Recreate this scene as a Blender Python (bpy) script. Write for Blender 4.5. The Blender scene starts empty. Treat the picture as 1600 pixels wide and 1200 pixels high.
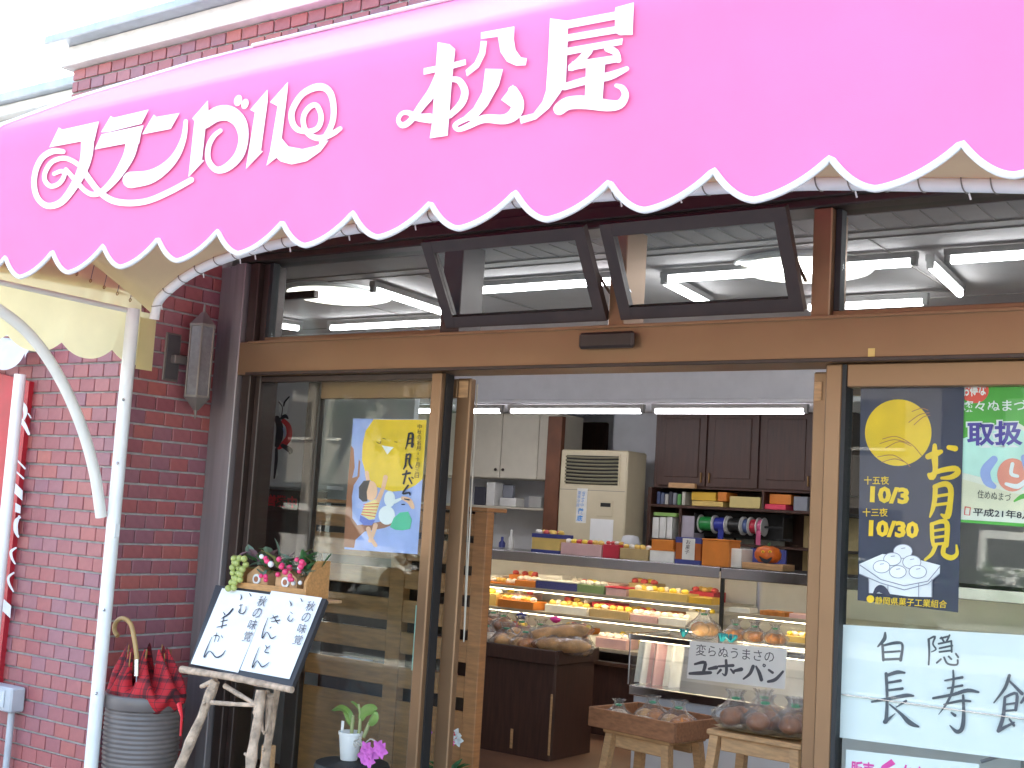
import bpy, math, random
from mathutils import Vector, Matrix, noise

random.seed(7)
S = bpy.context.scene
COL = S.collection
# ------------------------------------------------------------------ camera
F_PX = 1955.0
YAW, PITCH, ROLL = math.radians(35.36), math.radians(6.01), math.radians(3.435)
CAM = Vector((4.824, -4.231, 1.5))
_cy, _sy, _cp, _sp = math.cos(YAW), math.sin(YAW), math.cos(PITCH), math.sin(PITCH)
_f = Vector((-_sy*_cp, _cy*_cp, _sp)); _r0 = Vector((_cy, _sy, 0)); _u0 = _r0.cross(_f)
_r = _r0*math.cos(ROLL)+_u0*math.sin(ROLL); _u = -_r0*math.sin(ROLL)+_u0*math.cos(ROLL)
cd = bpy.data.cameras.new('camera'); cam = bpy.data.objects.new('camera', cd); COL.objects.link(cam)
M = Matrix((_r, _u, -_f)).transposed().to_4x4(); M.translation = CAM
cam.matrix_world = M
cd.sensor_width = 36; cd.lens = F_PX/1600*36; cd.clip_end = 600; cd.clip_start = .05
S.camera = cam
# ------------------------------------------------------------------ light
SUN_DIR = Vector((-0.40, 0.72, 0.56)).normalized()
w = bpy.data.worlds.new('World'); S.world = w; w.use_nodes = True
nt = w.node_tree; bg = nt.nodes['Background']
sky = nt.nodes.new('ShaderNodeTexSky'); sky.sky_type = 'NISHITA'; sky.sun_disc = False
sky.sun_elevation = math.asin(SUN_DIR.z); sky.sun_rotation = math.atan2(SUN_DIR.x, SUN_DIR.y)
sky.air_density = 1.3; sky.dust_density = 4.0; sky.ozone_density = 1.0
nt.links.new(sky.outputs[0], bg.inputs[0]); bg.inputs[1].default_value = 0.15
sl = bpy.data.lights.new('sun', 'SUN'); sl.energy = 5.0; sl.angle = math.radians(.6); sl.color = (1, .95, .87)
so = bpy.data.objects.new('sun', sl); COL.objects.link(so); so.rotation_euler = SUN_DIR.to_track_quat('Z', 'Y').to_euler(); so.location = (-4, 8, 9)
S.view_settings.view_transform = 'Standard'; S.view_settings.look = 'None'; S.view_settings.gamma = 1
S.view_settings.exposure = 2.8
S.cycles.use_denoising = True
S.cycles.max_bounces = 10; S.cycles.transparent_max_bounces = 24; S.cycles.sample_clamp_indirect = 6

# ------------------------------------------------------------------ pixel -> place helpers
def ray(x, y): return _r*((x-800)/F_PX)+_u*((600-y)/F_PX)+_f
def on_plane(x, y, p, n):
    d = ray(x, y); return CAM+d*((p-CAM).dot(n)/d.dot(n))
def onX(x, y, X): return on_plane(x, y, Vector((X, 0, 0)), Vector((1, 0, 0)))
def onY(x, y, Y): return on_plane(x, y, Vector((0, Y, 0)), Vector((0, 1, 0)))
def onZ(x, y, Z): return on_plane(x, y, Vector((0, 0, Z)), Vector((0, 0, 1)))

# ------------------------------------------------------------------ materials
MATS = {}
def pm(name, col, rough=.6, metal=0., var=.12, scale=8., bump=0., bscale=60., spec=.5, coat=0., rnd=None, emit=None, estr=0., stretch=None, trans=0., tcol=None, alpha=None):
    if name in MATS: return MATS[name]
    m = bpy.data.materials.new(name); m.use_nodes = True; t = m.node_tree; b = t.nodes['Principled BSDF']
    L = t.links.new; N = t.nodes.new
    b.inputs['Roughness'].default_value = rough; b.inputs['Metallic'].default_value = metal
    b.inputs['Specular IOR Level'].default_value = spec; b.inputs['Coat Weight'].default_value = coat
    tc = N('ShaderNodeTexCoord'); src = tc.outputs['Object']
    if stretch:
        mp = N('ShaderNodeMapping'); mp.inputs['Scale'].default_value = stretch; L(src, mp.inputs[0]); src = mp.outputs[0]
    nz = N('ShaderNodeTexNoise'); nz.inputs['Scale'].default_value = scale; nz.inputs['Detail'].default_value = 6; L(src, nz.inputs[0])
    cr = N('ShaderNodeValToRGB'); cr.color_ramp.elements[0].position = .3; cr.color_ramp.elements[1].position = .7
    lo = [max(0, c*(1-var)) for c in col]; hi = [min(1, c*(1+var)) for c in col]
    cr.color_ramp.elements[0].color = (*lo, 1); cr.color_ramp.elements[1].color = (*hi, 1); L(nz.outputs[0], cr.inputs[0])
    out = cr.outputs[0]
    if rnd:
        oi = N('ShaderNodeObjectInfo'); rr = N('ShaderNodeValToRGB'); rr.color_ramp.interpolation = 'LINEAR'
        el = rr.color_ramp.elements
        while len(el) < len(rnd): el.new(.5)
        for i, c in enumerate(rnd): el[i].position = i/(len(rnd)-1); el[i].color = (*c, 1)
        L(oi.outputs['Random'], rr.inputs[0])
        mx = N('ShaderNodeMix'); mx.data_type = 'RGBA'; mx.blend_type = 'MULTIPLY'; mx.inputs[0].default_value = 1
        L(rr.outputs[0], mx.inputs[6]); L(out, mx.inputs[7]); out = mx.outputs[2]
    L(out, b.inputs['Base Color'])
    rmp = N('ShaderNodeMapRange'); rmp.inputs[3].default_value = max(0, rough-.08); rmp.inputs[4].default_value = min(1, rough+.08); L(nz.outputs[0], rmp.inputs[0]); L(rmp.outputs[0], b.inputs['Roughness'])
    if bump:
        n2 = N('ShaderNodeTexNoise'); n2.inputs['Scale'].default_value = bscale; n2.inputs['Detail'].default_value = 4; L(src, n2.inputs[0])
        bp = N('ShaderNodeBump'); bp.inputs['Strength'].default_value = bump; bp.inputs['Distance'].default_value = .01; L(n2.outputs[0], bp.inputs['Height']); L(bp.outputs[0], b.inputs['Normal'])
    if emit: b.inputs['Emission Color'].default_value = (*emit, 1); b.inputs['Emission Strength'].default_value = estr
    if trans:
        tr = N('ShaderNodeBsdfTranslucent'); L(out, tr.inputs[0])
        if tcol: tr.inputs[0].default_value = (*tcol, 1); t.links.remove(tr.inputs[0].links[0])
        ms = N('ShaderNodeMixShader'); ms.inputs[0].default_value = trans
        o = t.nodes['Material Output']; L(b.outputs[0], ms.inputs[1]); L(tr.outputs[0], ms.inputs[2]); L(ms.outputs[0], o.inputs[0])
    MATS[name] = m; return m
def glassm(name, tint=(.93, .96, .95), rough=0., haze=0., hcol=(.8, .8, .8), refl=1.0, wav=0.):
    m = bpy.data.materials.new(name); m.use_nodes = True; t = m.node_tree; t.nodes.clear(); N = t.nodes.new; L = t.links.new
    o = N('ShaderNodeOutputMaterial'); a = N('ShaderNodeBsdfTransparent'); a.inputs[0].default_value = (*tint, 1)
    g = N('ShaderNodeBsdfGlossy'); g.inputs['Roughness'].default_value = rough
    fr = N('ShaderNodeLayerWeight'); fr.inputs[0].default_value = .5
    pw = N('ShaderNodeMath'); pw.operation = 'POWER'; pw.inputs[1].default_value = 5; L(fr.outputs['Facing'], pw.inputs[0])
    mu = N('ShaderNodeMath'); mu.operation = 'MULTIPLY_ADD'; mu.inputs[1].default_value = .957*refl; mu.inputs[2].default_value = .043*refl; mu.use_clamp = True; L(pw.outputs[0], mu.inputs[0])
    x = N('ShaderNodeMixShader'); L(mu.outputs[0], x.inputs[0]); L(a.outputs[0], x.inputs[1]); L(g.outputs[0], x.inputs[2]); last = x
    if wav:
        nz = N('ShaderNodeTexNoise'); nz.inputs['Scale'].default_value = wav; nz.inputs['Detail'].default_value = 3
        bp = N('ShaderNodeBump'); bp.inputs['Strength'].default_value = .8; bp.inputs['Distance'].default_value = .01; L(nz.outputs[0], bp.inputs['Height']); L(bp.outputs[0], g.inputs['Normal']); L(bp.outputs[0], fr.inputs['Normal'])
    if haze:
        d = N('ShaderNodeBsdfDiffuse'); d.inputs[0].default_value = (*hcol, 1); y = N('ShaderNodeMixShader'); y.inputs[0].default_value = haze
        L(x.outputs[0], y.inputs[1]); L(d.outputs[0], y.inputs[2]); last = y
    L(last.outputs[0], o.inputs[0]); MATS[name] = m; return m

BRICK = pm('brick_glaze', (.95, .92, .92), .42, var=.10, scale=30, bump=.12, bscale=90,
           rnd=[(.37, .125, .13), (.31, .095, .11), (.40, .115, .11), (.33, .13, .15), (.29, .12, .15), (.43, .125, .105), (.34, .105, .115)])
MORTAR = pm('mortar_grey', (.42, .41, .40), .95, var=.2, scale=20, bump=.4)
PINK = pm('pink_canvas', (.93, .20, .42), .75, var=.05, scale=2.5, bump=.10, bscale=500, trans=.10)
WHITEV = pm('white_vinyl', (.88, .88, .88), .55, var=.03)
TRIM = pm('white_piping', (.86, .85, .85), .6, var=.05)
CREAM = pm('cream_lining', (.86, .78, .46), .8, var=.06, scale=5, bump=.08, bscale=300, trans=.45)
CREAMP = pm('cream_painted_steel', (.78, .75, .68), .35, var=.05)
WPOLE = pm('white_painted_steel', (.82, .82, .80), .35, var=.05)
CORD = pm('grey_cord', (.25, .23, .21), .8)
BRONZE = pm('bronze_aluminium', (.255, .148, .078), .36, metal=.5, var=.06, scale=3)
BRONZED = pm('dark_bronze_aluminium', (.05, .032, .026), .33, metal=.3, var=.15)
BRONZEG = pm('brushed_bronze_strip', (.26, .225, .22), .36, metal=.35, var=.12, scale=5, stretch=(6, 6, .4))
BLACKR = pm('black_rubber', (.015, .015, .016), .6)
GLASS = glassm('window_glass', refl=.30)
GLASSC = glassm('case_glass', (.97, .98, .98), refl=.55)
CORN = pm('cornice_render', (.72, .70, .66), .85, var=.10, scale=10, bump=.2)
CAPM = pm('zinc_cap', (.42, .46, .50), .45, metal=.3, var=.18, scale=7)
WHITEW = pm('white_wall_paint', (.62, .62, .65), .9, var=.05)
CEIL = pm('ceiling_board', (.36, .335, .33), .9, var=.05)
WOOD = pm('orange_wood', (.36, .155, .055), .5, var=.22, scale=5, stretch=(2, 2, 14), bump=.1)
WOODL = pm('pale_wood', (.50, .29, .14), .55, var=.2, scale=6, stretch=(3, 14, 14), bump=.1)
DWOOD = pm('dark_walnut', (.055, .024, .018), .45, var=.25, scale=6, stretch=(10, 10, 1), bump=.08)
CABW = pm('dark_cabinet_wood', (.062, .026, .018), .45, var=.25, scale=5, stretch=(12, 12, 1))
CREAMC = pm('cream_cabinet', (.62, .57, .47), .55, var=.04)
TUBE = pm('fluorescent_tube', (.9, .9, .9), emit=(.95, .95, 1), estr=4.2)
CHROME = pm('chrome_trim', (.62, .62, .64), .18, metal=1., var=.05)
PAPER = pm('white_paper', (.82, .82, .82), .8, var=.02)
INK = pm('black_ink', (.018, .018, .03), .7, var=.05)
def cm(name, col, rough=.6, **k): return pm(name, col, rough, **k)
RED = cm('red_print', (.70, .02, .03)); NAVY = cm('navy_print', (.035, .035, .075), .45); YEL = cm('yellow_print', (.85, .55, .02))
GREEN = cm('green_print', (.10, .42, .06)); ORANGE = cm('orange_card', (.66, .21, .03)); CARDW = cm('white_card', (.75, .74, .72)); TAN = cm('tan_card', (.48, .35, .17))
DBLUE = cm('dark_blue_card', (.05, .06, .25)); PINKC = cm('pink_card', (.66, .42, .42)); REDC = cm('red_card', (.55, .03, .06)); YCARD = cm('yellow_card', (.66, .47, .15))
BLUE = cm('blue_print', (.14, .18, .55)); PALEB = cm('pale_blue_print', (.35, .42, .75)); SKIN = cm('peach_print', (.85, .48, .30)); BRN = cm('brown_print', (.35, .13, .06))
BARK = pm('branch_bark', (.46, .33, .235), .9, var=.45, scale=25, bump=.8, bscale=60)
GREENL = pm('leaf_green', (.05, .16, .05), .5, var=.4, scale=30)
BREAD = pm('baked_crust', (.52, .19, .04), .6, var=.45, scale=14, bump=.2, bscale=40)
BAG = glassm('clear_bag_film', (.95, .95, .96), rough=.14, haze=.025, hcol=(.85, .85, .88), refl=1.9, wav=45.)
MINT = cm('mint_print', (.55, .82, .72)); MAG = cm('magenta_print', (.85, .06, .36))

# ------------------------------------------------------------------ mesh builder
class MB:
    def __init__(s): s.v = []; s.f = []
    def add(s, vs, fs):
        k = len(s.v); s.v += [tuple(v) for v in vs]; s.f += [tuple(i+k for i in f) for f in fs]; return s
    def box(s, x0, x1, y0, y1, z0, z1, bev=0., rot=None):
        if bev > 0:
            bev = min(bev, (x1-x0)*.45, (y1-y0)*.45, (z1-z0)*.45)
            vs = []
            idx = {}
            for ax in range(3):
                for sx in (0, 1):
                    for sy in (0, 1):
                        for sz in (0, 1):
                            p = [(x0, x1)[sx], (y0, y1)[sy], (z0, z1)[sz]]; sg = (sx, sy, sz)
                            for a in range(3):
                                if a != ax: p[a] += bev*(1-2*sg[a])
                            idx[(ax, sx, sy, sz)] = len(vs); vs.append(p)
            fs = []
            for ax in range(3):
                for side in (0, 1):
                    o = [a for a in range(3) if a != ax]; q = []
                    for (i, j) in ((0, 0), (1, 0), (1, 1), (0, 1)):
                        t = [0, 0, 0]; t[ax] = side; t[o[0]] = i; t[o[1]] = j; q.append(idx[(ax, *t)])
                    if (side == 0) != (ax == 1): q.reverse()
                    fs.append(q)
            for e in range(3):  # edges
                a, b = [k for k in range(3) if k != e]
                for i in (0, 1):
                    for j in (0, 1):
                        t0 = [0]*3; t1 = [0]*3; t0[a] = t1[a] = i; t0[b] = t1[b] = j; t0[e] = 0; t1[e] = 1
                        fs.append([idx[(a, *t0)], idx[(a, *t1)], idx[(b, *t1)], idx[(b, *t0)]])
            for i in (0, 1):
                for j in (0, 1):
                    for k in (0, 1): fs.append([idx[(0, i, j, k)], idx[(1, i, j, k)], idx[(2, i, j, k)]])
        else:
            vs = [(x, y, z) for z in (z0, z1) for y in (y0, y1) for x in (x0, x1)]
            fs = [(0, 2, 3, 1), (4, 5, 7, 6), (0, 1, 5, 4), (2, 6, 7, 3), (0, 4, 6, 2), (1, 3, 7, 5)]
        if rot:
            c, a = rot; mt = Matrix.Rotation(a, 3, 'Z'); vs = [mt @ (Vector(v)-Vector(c))+Vector(c) for v in vs]
        return s.add(vs, fs)
    def bar(s, a, b, w, h, up=(0, 0, 1)):
        a, b = Vector(a), Vector(b); d = (b-a).normalized(); x = d.cross(Vector(up)).normalized(); z = x.cross(d)
        q = [p+x*(w/2*i)+z*(h/2*j) for p in (a, b) for i, j in ((-1, -1), (1, -1), (1, 1), (-1, 1))]
        return s.add(q, [(3, 2, 1, 0), (4, 5, 6, 7), (0, 1, 5, 4), (1, 2, 6, 5), (2, 3, 7, 6), (3, 0, 4, 7)])
    def tube(s, pts, rad, n=10, cap=True):
        pts = [Vector(p) for p in pts]; m = len(pts)
        R = rad if isinstance(rad, (list, tuple)) else [rad]*m
        up = None; vs = []; fs = []
        for i, p in enumerate(pts):
            d = (pts[min(i+1, m-1)]-pts[max(i-1, 0)])
            d = d.normalized() if d.length > 1e-9 else Vector((0, 0, 1))
            if up is None:
                up = Vector((0, 0, 1)) if abs(d.z) < .9 else Vector((1, 0, 0))
            x = up.cross(d).normalized(); y = d.cross(x); up = y
            # keep frame stable
            for k in range(n):
                a = 2*math.pi*k/n; vs.append(p+(x*math.cos(a)+y*math.sin(a))*R[i])
        for i in range(m-1):
            for k in range(n): fs.append((i*n+k, i*n+(k+1) % n, (i+1)*n+(k+1) % n, (i+1)*n+k))
        if cap: fs.append(tuple(reversed(range(n)))); fs.append(tuple((m-1)*n+k for k in range(n)))
        return s.add(vs, fs)
    def lathe(s, c, prof, n=28, wob=None):
        vs = []; fs = []
        for (r, z) in prof:
            for k in range(n):
                a = 2*math.pi*k/n; rr = r*(1+(wob(a, z) if wob else 0)); vs.append((c[0]+rr*math.cos(a), c[1]+rr*math.sin(a), c[2]+z))
        for i in range(len(prof)-1):
            for k in range(n): fs.append((i*n+k, i*n+(k+1) % n, (i+1)*n+(k+1) % n, (i+1)*n+k))
        if prof[0][0] > 1e-4: fs.append(tuple(reversed(range(n))))
        if prof[-1][0] > 1e-4: fs.append(tuple((len(prof)-1)*n+k for k in range(n)))
        return s.add(vs, fs)
    def ball(s, c, r, n=8, m=6, sc=(1, 1, 1), jit=0.):
        vs = [(c[0], c[1], c[2]+r*sc[2])]; fs = []
        for i in range(1, m):
            t = math.pi*i/m
            for k in range(n):
                a = 2*math.pi*k/n; j = 1+random.uniform(-jit, jit)
                vs.append((c[0]+r*sc[0]*j*math.sin(t)*math.cos(a), c[1]+r*sc[1]*j*math.sin(t)*math.sin(a), c[2]+r*sc[2]*j*math.cos(t)))
        vs.append((c[0], c[1], c[2]-r*sc[2])); e = len(vs)-1
        for k in range(n): fs.append((0, 1+k, 1+(k+1) % n)); fs.append((e, 1+(m-2)*n+(k+1) % n, 1+(m-2)*n+k))
        for i in range(m-2):
            for k in range(n): fs.append((1+i*n+k, 1+(i+1)*n+k, 1+(i+1)*n+(k+1) % n, 1+i*n+(k+1) % n))
        return s.add(vs, fs)
    def grid(s, fn, nu, nv):
        vs = [fn(i/nu, j/nv) for j in range(nv+1) for i in range(nu+1)]
        fs = [(j*(nu+1)+i, j*(nu+1)+i+1, (j+1)*(nu+1)+i+1, (j+1)*(nu+1)+i) for j in range(nv) for i in range(nu)]
        return s.add(vs, fs)
    def prism(s, poly, off):
        n = len(poly); a = [Vector(p) for p in poly]; b = [p+Vector(off) for p in a]
        return s.add(a+b, [tuple(reversed(range(n))), tuple(range(n, 2*n))]+[(i, (i+1) % n, n+(i+1) % n, n+i) for i in range(n)])
    def leaf(s, p, d, L, wd, up=(0, 0, 1), bend=.25, n=4):
        p = Vector(p); d = Vector(d).normalized(); x = d.cross(Vector(up))
        x = x.normalized() if x.length > 1e-5 else Vector((1, 0, 0)); z = x.cross(d); vs = []; fs = []
        for i in range(n+1):
            t = i/n; c = p+d*(L*t)-z*(bend*L*t*t); ww = wd*math.sin(math.pi*(.08+.9*t))**.8
            vs += [c-x*ww*.5+z*ww*.12, c-z*ww*.05, c+x*ww*.5+z*ww*.12]
        for i in range(n): k = i*3; fs += [(k, k+1, k+4, k+3), (k+1, k+2, k+5, k+4)]
        return s.add(vs, fs)
    def build(s, name, mat, parent=None, smooth=None, kind=None, label=None, recalc=False):
        me = bpy.data.meshes.new(name); me.from_pydata(s.v, [], s.f); me.update()
        if recalc:
            import bmesh
            bm = bmesh.new(); bm.from_mesh(me); bmesh.ops.recalc_face_normals(bm, faces=bm.faces); bm.to_mesh(me); bm.free()
        if smooth:
            me.shade_smooth(); me.set_sharp_from_angle(angle=math.radians(smooth))
        me.materials.append(mat)
        o = bpy.data.objects.new(name, me); COL.objects.link(o)
        if parent is not None: adopt(o, parent)
        if kind: o['kind'] = kind
        if label: o['label'] = label
        return o
def adopt(o, parent):
    o.parent = parent
    if parent.type == 'EMPTY': o.matrix_parent_inverse = Matrix.Translation(-parent.location)
def thing(name, label, cat, loc, group=None):
    o = bpy.data.objects.new(name, None); COL.objects.link(o); o.location = loc; o.empty_display_size = .1
    o['label'] = label; o['category'] = cat
    if group: o['group'] = group
    return o
def tag(o, label, cat, group=None):
    o['label'] = label; o['category'] = cat
    if group: o['group'] = group
    return o
def struct(o): o['kind'] = 'structure'; return o
def copy_tree(o, parent=None):
    c = o.copy(); COL.objects.link(c)
    if parent is not None: c.parent = parent
    for ch in o.children: copy_tree(ch, c)
    return c
def bx(name, x0, x1, y0, y1, z0, z1, mat, parent=None, bev=.003, **k):
    return MB().box(min(x0, x1), max(x0, x1), min(y0, y1), max(y0, y1), min(z0, z1), max(z0, z1), bev).build(name, mat, parent, **k)
def prect(x0, y0, x1, y1, Y):   # pixel rectangle on a plane parallel to the shopfront -> X0,X1,Z0,Z1
    ym, xm = (y0+y1)/2, (x0+x1)/2
    return onY(x0, ym, Y).x, onY(x1, ym, Y).x, onY(xm, y1, Y).z, onY(xm, y0, Y).z
def pbox(name, x0, y0, x1, y1, Y, dep, mat, parent=None, bev=.003, z0=None, **k):
    a, b, c, d = prect(x0, y0, x1, y1, Y)
    if z0 is not None: d = z0+(d-c); c = z0
    return bx(name, a, b, Y, Y+dep, c, d, mat, parent, bev, **k)
# ---- flat print: strokes, outlines and set type on a plane
def catmull(pts, n=5):
    out = []
    P = [pts[0]]+list(pts)+[pts[-1]]
    for i in range(1, len(P)-2):
        for k in range(n):
            t = k/n
            out.append(tuple(.5*(2*P[i][j]+(P[i+1][j]-P[i-1][j])*t+(2*P[i-1][j]-5*P[i][j]+4*P[i+1][j]-P[i+2][j])*t*t+(3*P[i][j]-P[i-1][j]-3*P[i+1][j]+P[i+2][j])*t**3) for j in range(len(pts[0]))))
    out.append(tuple(pts[-1])); return out
class Print:
    def __init__(s, p, n, off=.004, map=None):
        s.p = Vector(p); s.n = Vector(n).normalized(); s.off = off; s.k = 0; s.mb = MB(); s.map = map or (lambda q: q)
    def at(s, q, e=0.):
        q = s.map(q); return on_plane(q[0], q[1], s.p+s.n*(s.off+(s.k+e)*.00008), s.n)
    def poly(s, pts):
        s.mb.add([s.at(q) for q in pts], [tuple(range(len(pts)))]); s.k += 1; return s
    def stroke(s, pts, w=None, smooth=True):
        q = [(a[0], a[1], (a[2] if len(a) > 2 else w)) for a in pts]
        if smooth and len(q) > 2: q = catmull(q, 4)
        L = []; R = []; m = len(q); vs = []
        for i, (x, y, ww) in enumerate(q):
            dx = q[min(i+1, m-1)][0]-q[max(i-1, 0)][0]; dy = q[min(i+1, m-1)][1]-q[max(i-1, 0)][1]; l = math.hypot(dx, dy) or 1
            nx, ny = -dy/l*ww/2, dx/l*ww/2; L.append((x+nx, y+ny)); R.append((x-nx, y-ny))
        n = len(L); vs = [s.at(a, i/n) for i, a in enumerate(L)]+[s.at(a, i/n) for i, a in enumerate(R)]
        s.mb.add(vs, [(i, i+1, n+i+1, n+i) for i in range(n-1)])
        s.k += 1
        for (x, y, ww), (x2, y2, _) in ((q[0], q[1]), (q[-1], q[-2])):   # rounded ends
            a0 = math.atan2(y-y2, x-x2); c = [(x+ww/2*math.cos(a0+t), y+ww/2*math.sin(a0+t)) for t in [math.pi*(k/6-.5) for k in range(7)]]
            s.mb.add([s.at(a) for a in c], [tuple(range(7))])
        s.k += 1; return s
    def disc(s, c, rx, ry=None, n=28, rot=0.):
        ry = ry or rx; cr, sr = math.cos(rot), math.sin(rot)
        return s.poly([(c[0]+rx*math.cos(t)*cr-ry*math.sin(t)*sr, c[1]+rx*math.cos(t)*sr+ry*math.sin(t)*cr) for t in [2*math.pi*k/n for k in range(n)]])
    def text(s, body, tl, tr, bl, bold=0.):
        cu = bpy.data.curves.new('t', 'FONT'); cu.body = body; cu.offset = bold; cu.resolution_u = 2
        ob = bpy.data.objects.new('t', cu); COL.objects.link(ob)
        dg = bpy.context.evaluated_depsgraph_get(); me = bpy.data.meshes.new_from_object(ob.evaluated_get(dg))
        bpy.data.objects.remove(ob)
        xs = [v.co.x for v in me.vertices]; ys = [v.co.y for v in me.vertices]
        if not xs: return s
        x0, x1, y0, y1 = min(xs), max(xs), min(ys), max(ys)
        A, B, C = s.at(tl), s.at(tr), s.at(bl)
        vs = [A+(B-A)*((v.co.x-x0)/(x1-x0 or 1))+(C-A)*((y1-v.co.y)/(y1-y0 or 1)) for v in me.vertices]
        s.mb.add(vs, [tuple(p.vertices) for p in me.polygons]); bpy.data.meshes.remove(me); s.k += 1; return s
    def vtext(s, body, top, bot, w, bold=0.):   # set vertically, cell by cell
        n = len(body); dx, dy = (bot[0]-top[0])/n, (bot[1]-top[1])/n
        for i, ch in enumerate(body):
            if ch in ' ': continue
            cx, cy = top[0]+dx*(i+.05), top[1]+dy*(i+.05); k = .86
            if ch in '・ー': s.stroke([(cx, cy+dy*.3), (cx+dx*.3, cy+dy*.62)], w*.14, False); continue
            s.text(ch, (cx-w/2, cy), (cx+w/2, cy+w*.09), (cx-w/2+dx*k, cy+dy*k), bold)
        return s
    def build(s, name, mat, parent, **k):
        o = s.mb.build(name, mat, parent, **k); s.mb = MB(); return o
FACE = (0, -1, 0)

# ================================================================== SETTING
PAVE = pm('concrete_paving', (.38, .37, .35), .9, var=.15, scale=3, bump=.3)
ASPH = pm('asphalt', (.055, .055, .058), .95, var=.3, scale=40, bump=.4)
FLOORM = pm('brown_floor_tile', (.16, .08, .05), .45, var=.2, scale=4)
struct(MB().box(-120, 120, -120, 60, -.6, -.15).build('ground', ASPH))
def slab(name, x0, x1, y0, y1, z0, z1, mat):
    return struct(bx(name, x0, x1, y0, y1, z0, z1, mat, None, .01))
slab('pavement', -60, 60, -5.2, 0.0, -.146, 0, PAVE)
slab('kerb', -60, 60, -5.37, -5.204, -.146, .012, CORN)
slab('pavement', -60, 60, -30, -12.5, -.146, -.01, PAVE)
slab('shop_floor', -3.2, 5.4, .12, 6.3, -.14, .012, FLOORM)
for i, x in enumerate(range(-40, 41, 5)):
    struct(bx('lane_marking', x, x+2.5, -9.1, -8.95, -.146, -.1455+.003, WHITEV, None, 0))
# room shell
slab('ceiling', -3.2, 5.4, .62, 6.3, 2.80, 2.92, CEIL)
slab('ceiling', -3.2, 5.4, .09, .615, 2.93, 3.05, WHITEW)
slab('wall_back', -3.2, 5.4, 6.2, 6.35, .015, 2.79, WHITEW)
slab('wall_left', -3.2, -3.05, .12, 6.19, .015, 2.79, WHITEW)
slab('wall_right', 5.2, 5.35, .12, 6.19, .015, 2.79, WHITEW)
for y in (.9, 1.02, 2.45, 3.35):
    struct(bx('ceiling_joint', -3.0, 5.15, y, y+.008, 2.795, 2.799, CORD, None, 0))
for x in (-.62, .42, 2.95):
    struct(bx('ceiling_joint', x, x+.008, 1.035, 2.445, 2.7945, 2.7985, CORD, None, 0))
for x in [k*.11 for k in range(-4, 46)]:
    struct(bx('ceiling_board_gap', x, x+.003, .63, .895, 2.7955, 2.799, CORD, None, 0)) if x > 1.2 else None
# dropped bulkhead over the counter that carries the tubes
slab('bulkhead', -3.0, 5.1, 3.62, 4.25, 2.36, 2.785, WHITEW)
struct(bx('bulkhead_lip', -3.0, 5.1, 3.56, 3.617, 2.36, 2.385, WHITEW, None))

# ------------------------------------------------------------------ brickwork
BW, BH, PW, PH = .1085, .0605, .1135, .0702
def brick_mesh(L, D, axis):
    m = MB()
    if axis == 'x': m.box(-L/2, L/2, -D, 0, -BH/2, BH/2, .0025)
    elif axis == 'y': m.box(0, D, -L/2, L/2, -BH/2, BH/2, .0025)
    return m
_bm = {}
def brick(parent, x, y, z, L, axis):
    key = (round(L, 3), axis)
    if key not in _bm:
        me = bpy.data.meshes.new('brick'); b = brick_mesh(L, .012, axis); me.from_pydata(b.v, [], b.f); me.materials.append(BRICK); _bm[key] = me
    o = bpy.data.objects.new('brick', _bm[key]); COL.objects.link(o); adopt(o, parent)
    j = random.uniform(-.0012, .0012)
    o.location = (x, y+(j if axis == 'x' else 0), z+random.uniform(-.0008, .0008))
    if axis == 'y': o.location.x += j
    o.rotation_euler = (0, 0, 0)
    return o
FY = -.53                                  # face of the projecting front wall
fw = thing('brick_wall', 'sunny red tiled brick wall facing the street left of the awning pole', 'wall', (-.6, FY+.1, 0))
bx('mortar_bed', -3.2, -.014, FY+.004, -.012, 0, 2.75, MORTAR, fw, 0)
rest = MB(); nb = 0
for r in range(39):
    z = PH*(r+.5); off = (r % 2)*.5+.0
    for c in range(0, 26):
        x = -.004-PW*(c+off)-BW/2
        L = BW
        if c == 0 and off == 0: pass
        if -1.02 < x and .25 < z < 2.22 and nb < 298: brick(fw, x, FY+.003, z, L, 'x'); nb += 1
        elif x > -3.1: rest.box(x-BW/2, x+BW/2, FY-.009, FY+.003, z-BH/2, z+BH/2)
    if off: brick(fw, -.004-BW*.23, FY+.003, z, BW*.46, 'x') if .25 < z < 2.22 and nb < 298 else rest.box(-.004-BW*.46, -.004, FY-.009, FY+.003, z-BH/2, z+BH/2)
rest.build('brick', BRICK, fw, kind='stuff')
rw = thing('brick_wall', 'shaded red tiled brick return wall behind the lantern and umbrella pot', 'wall', (-.05, -.25, 0))
bx('mortar_bed', -.0135, -.0025, FY+.02, 0.05, 0, 3.0, MORTAR, rw, 0)
for r in range(3, 38):
    z = PH*(r+.5); off = (r % 2)*.5
    y = FY+.006
    first = True
    while y < -.01:
        L = BW*.46 if (first and off) else BW
        L = min(L, -.004-y)
        if L > .02: brick(rw, -.004, y+L/2, z, round(L, 3), 'y')
        y += L+(PW-BW); first = False
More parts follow.
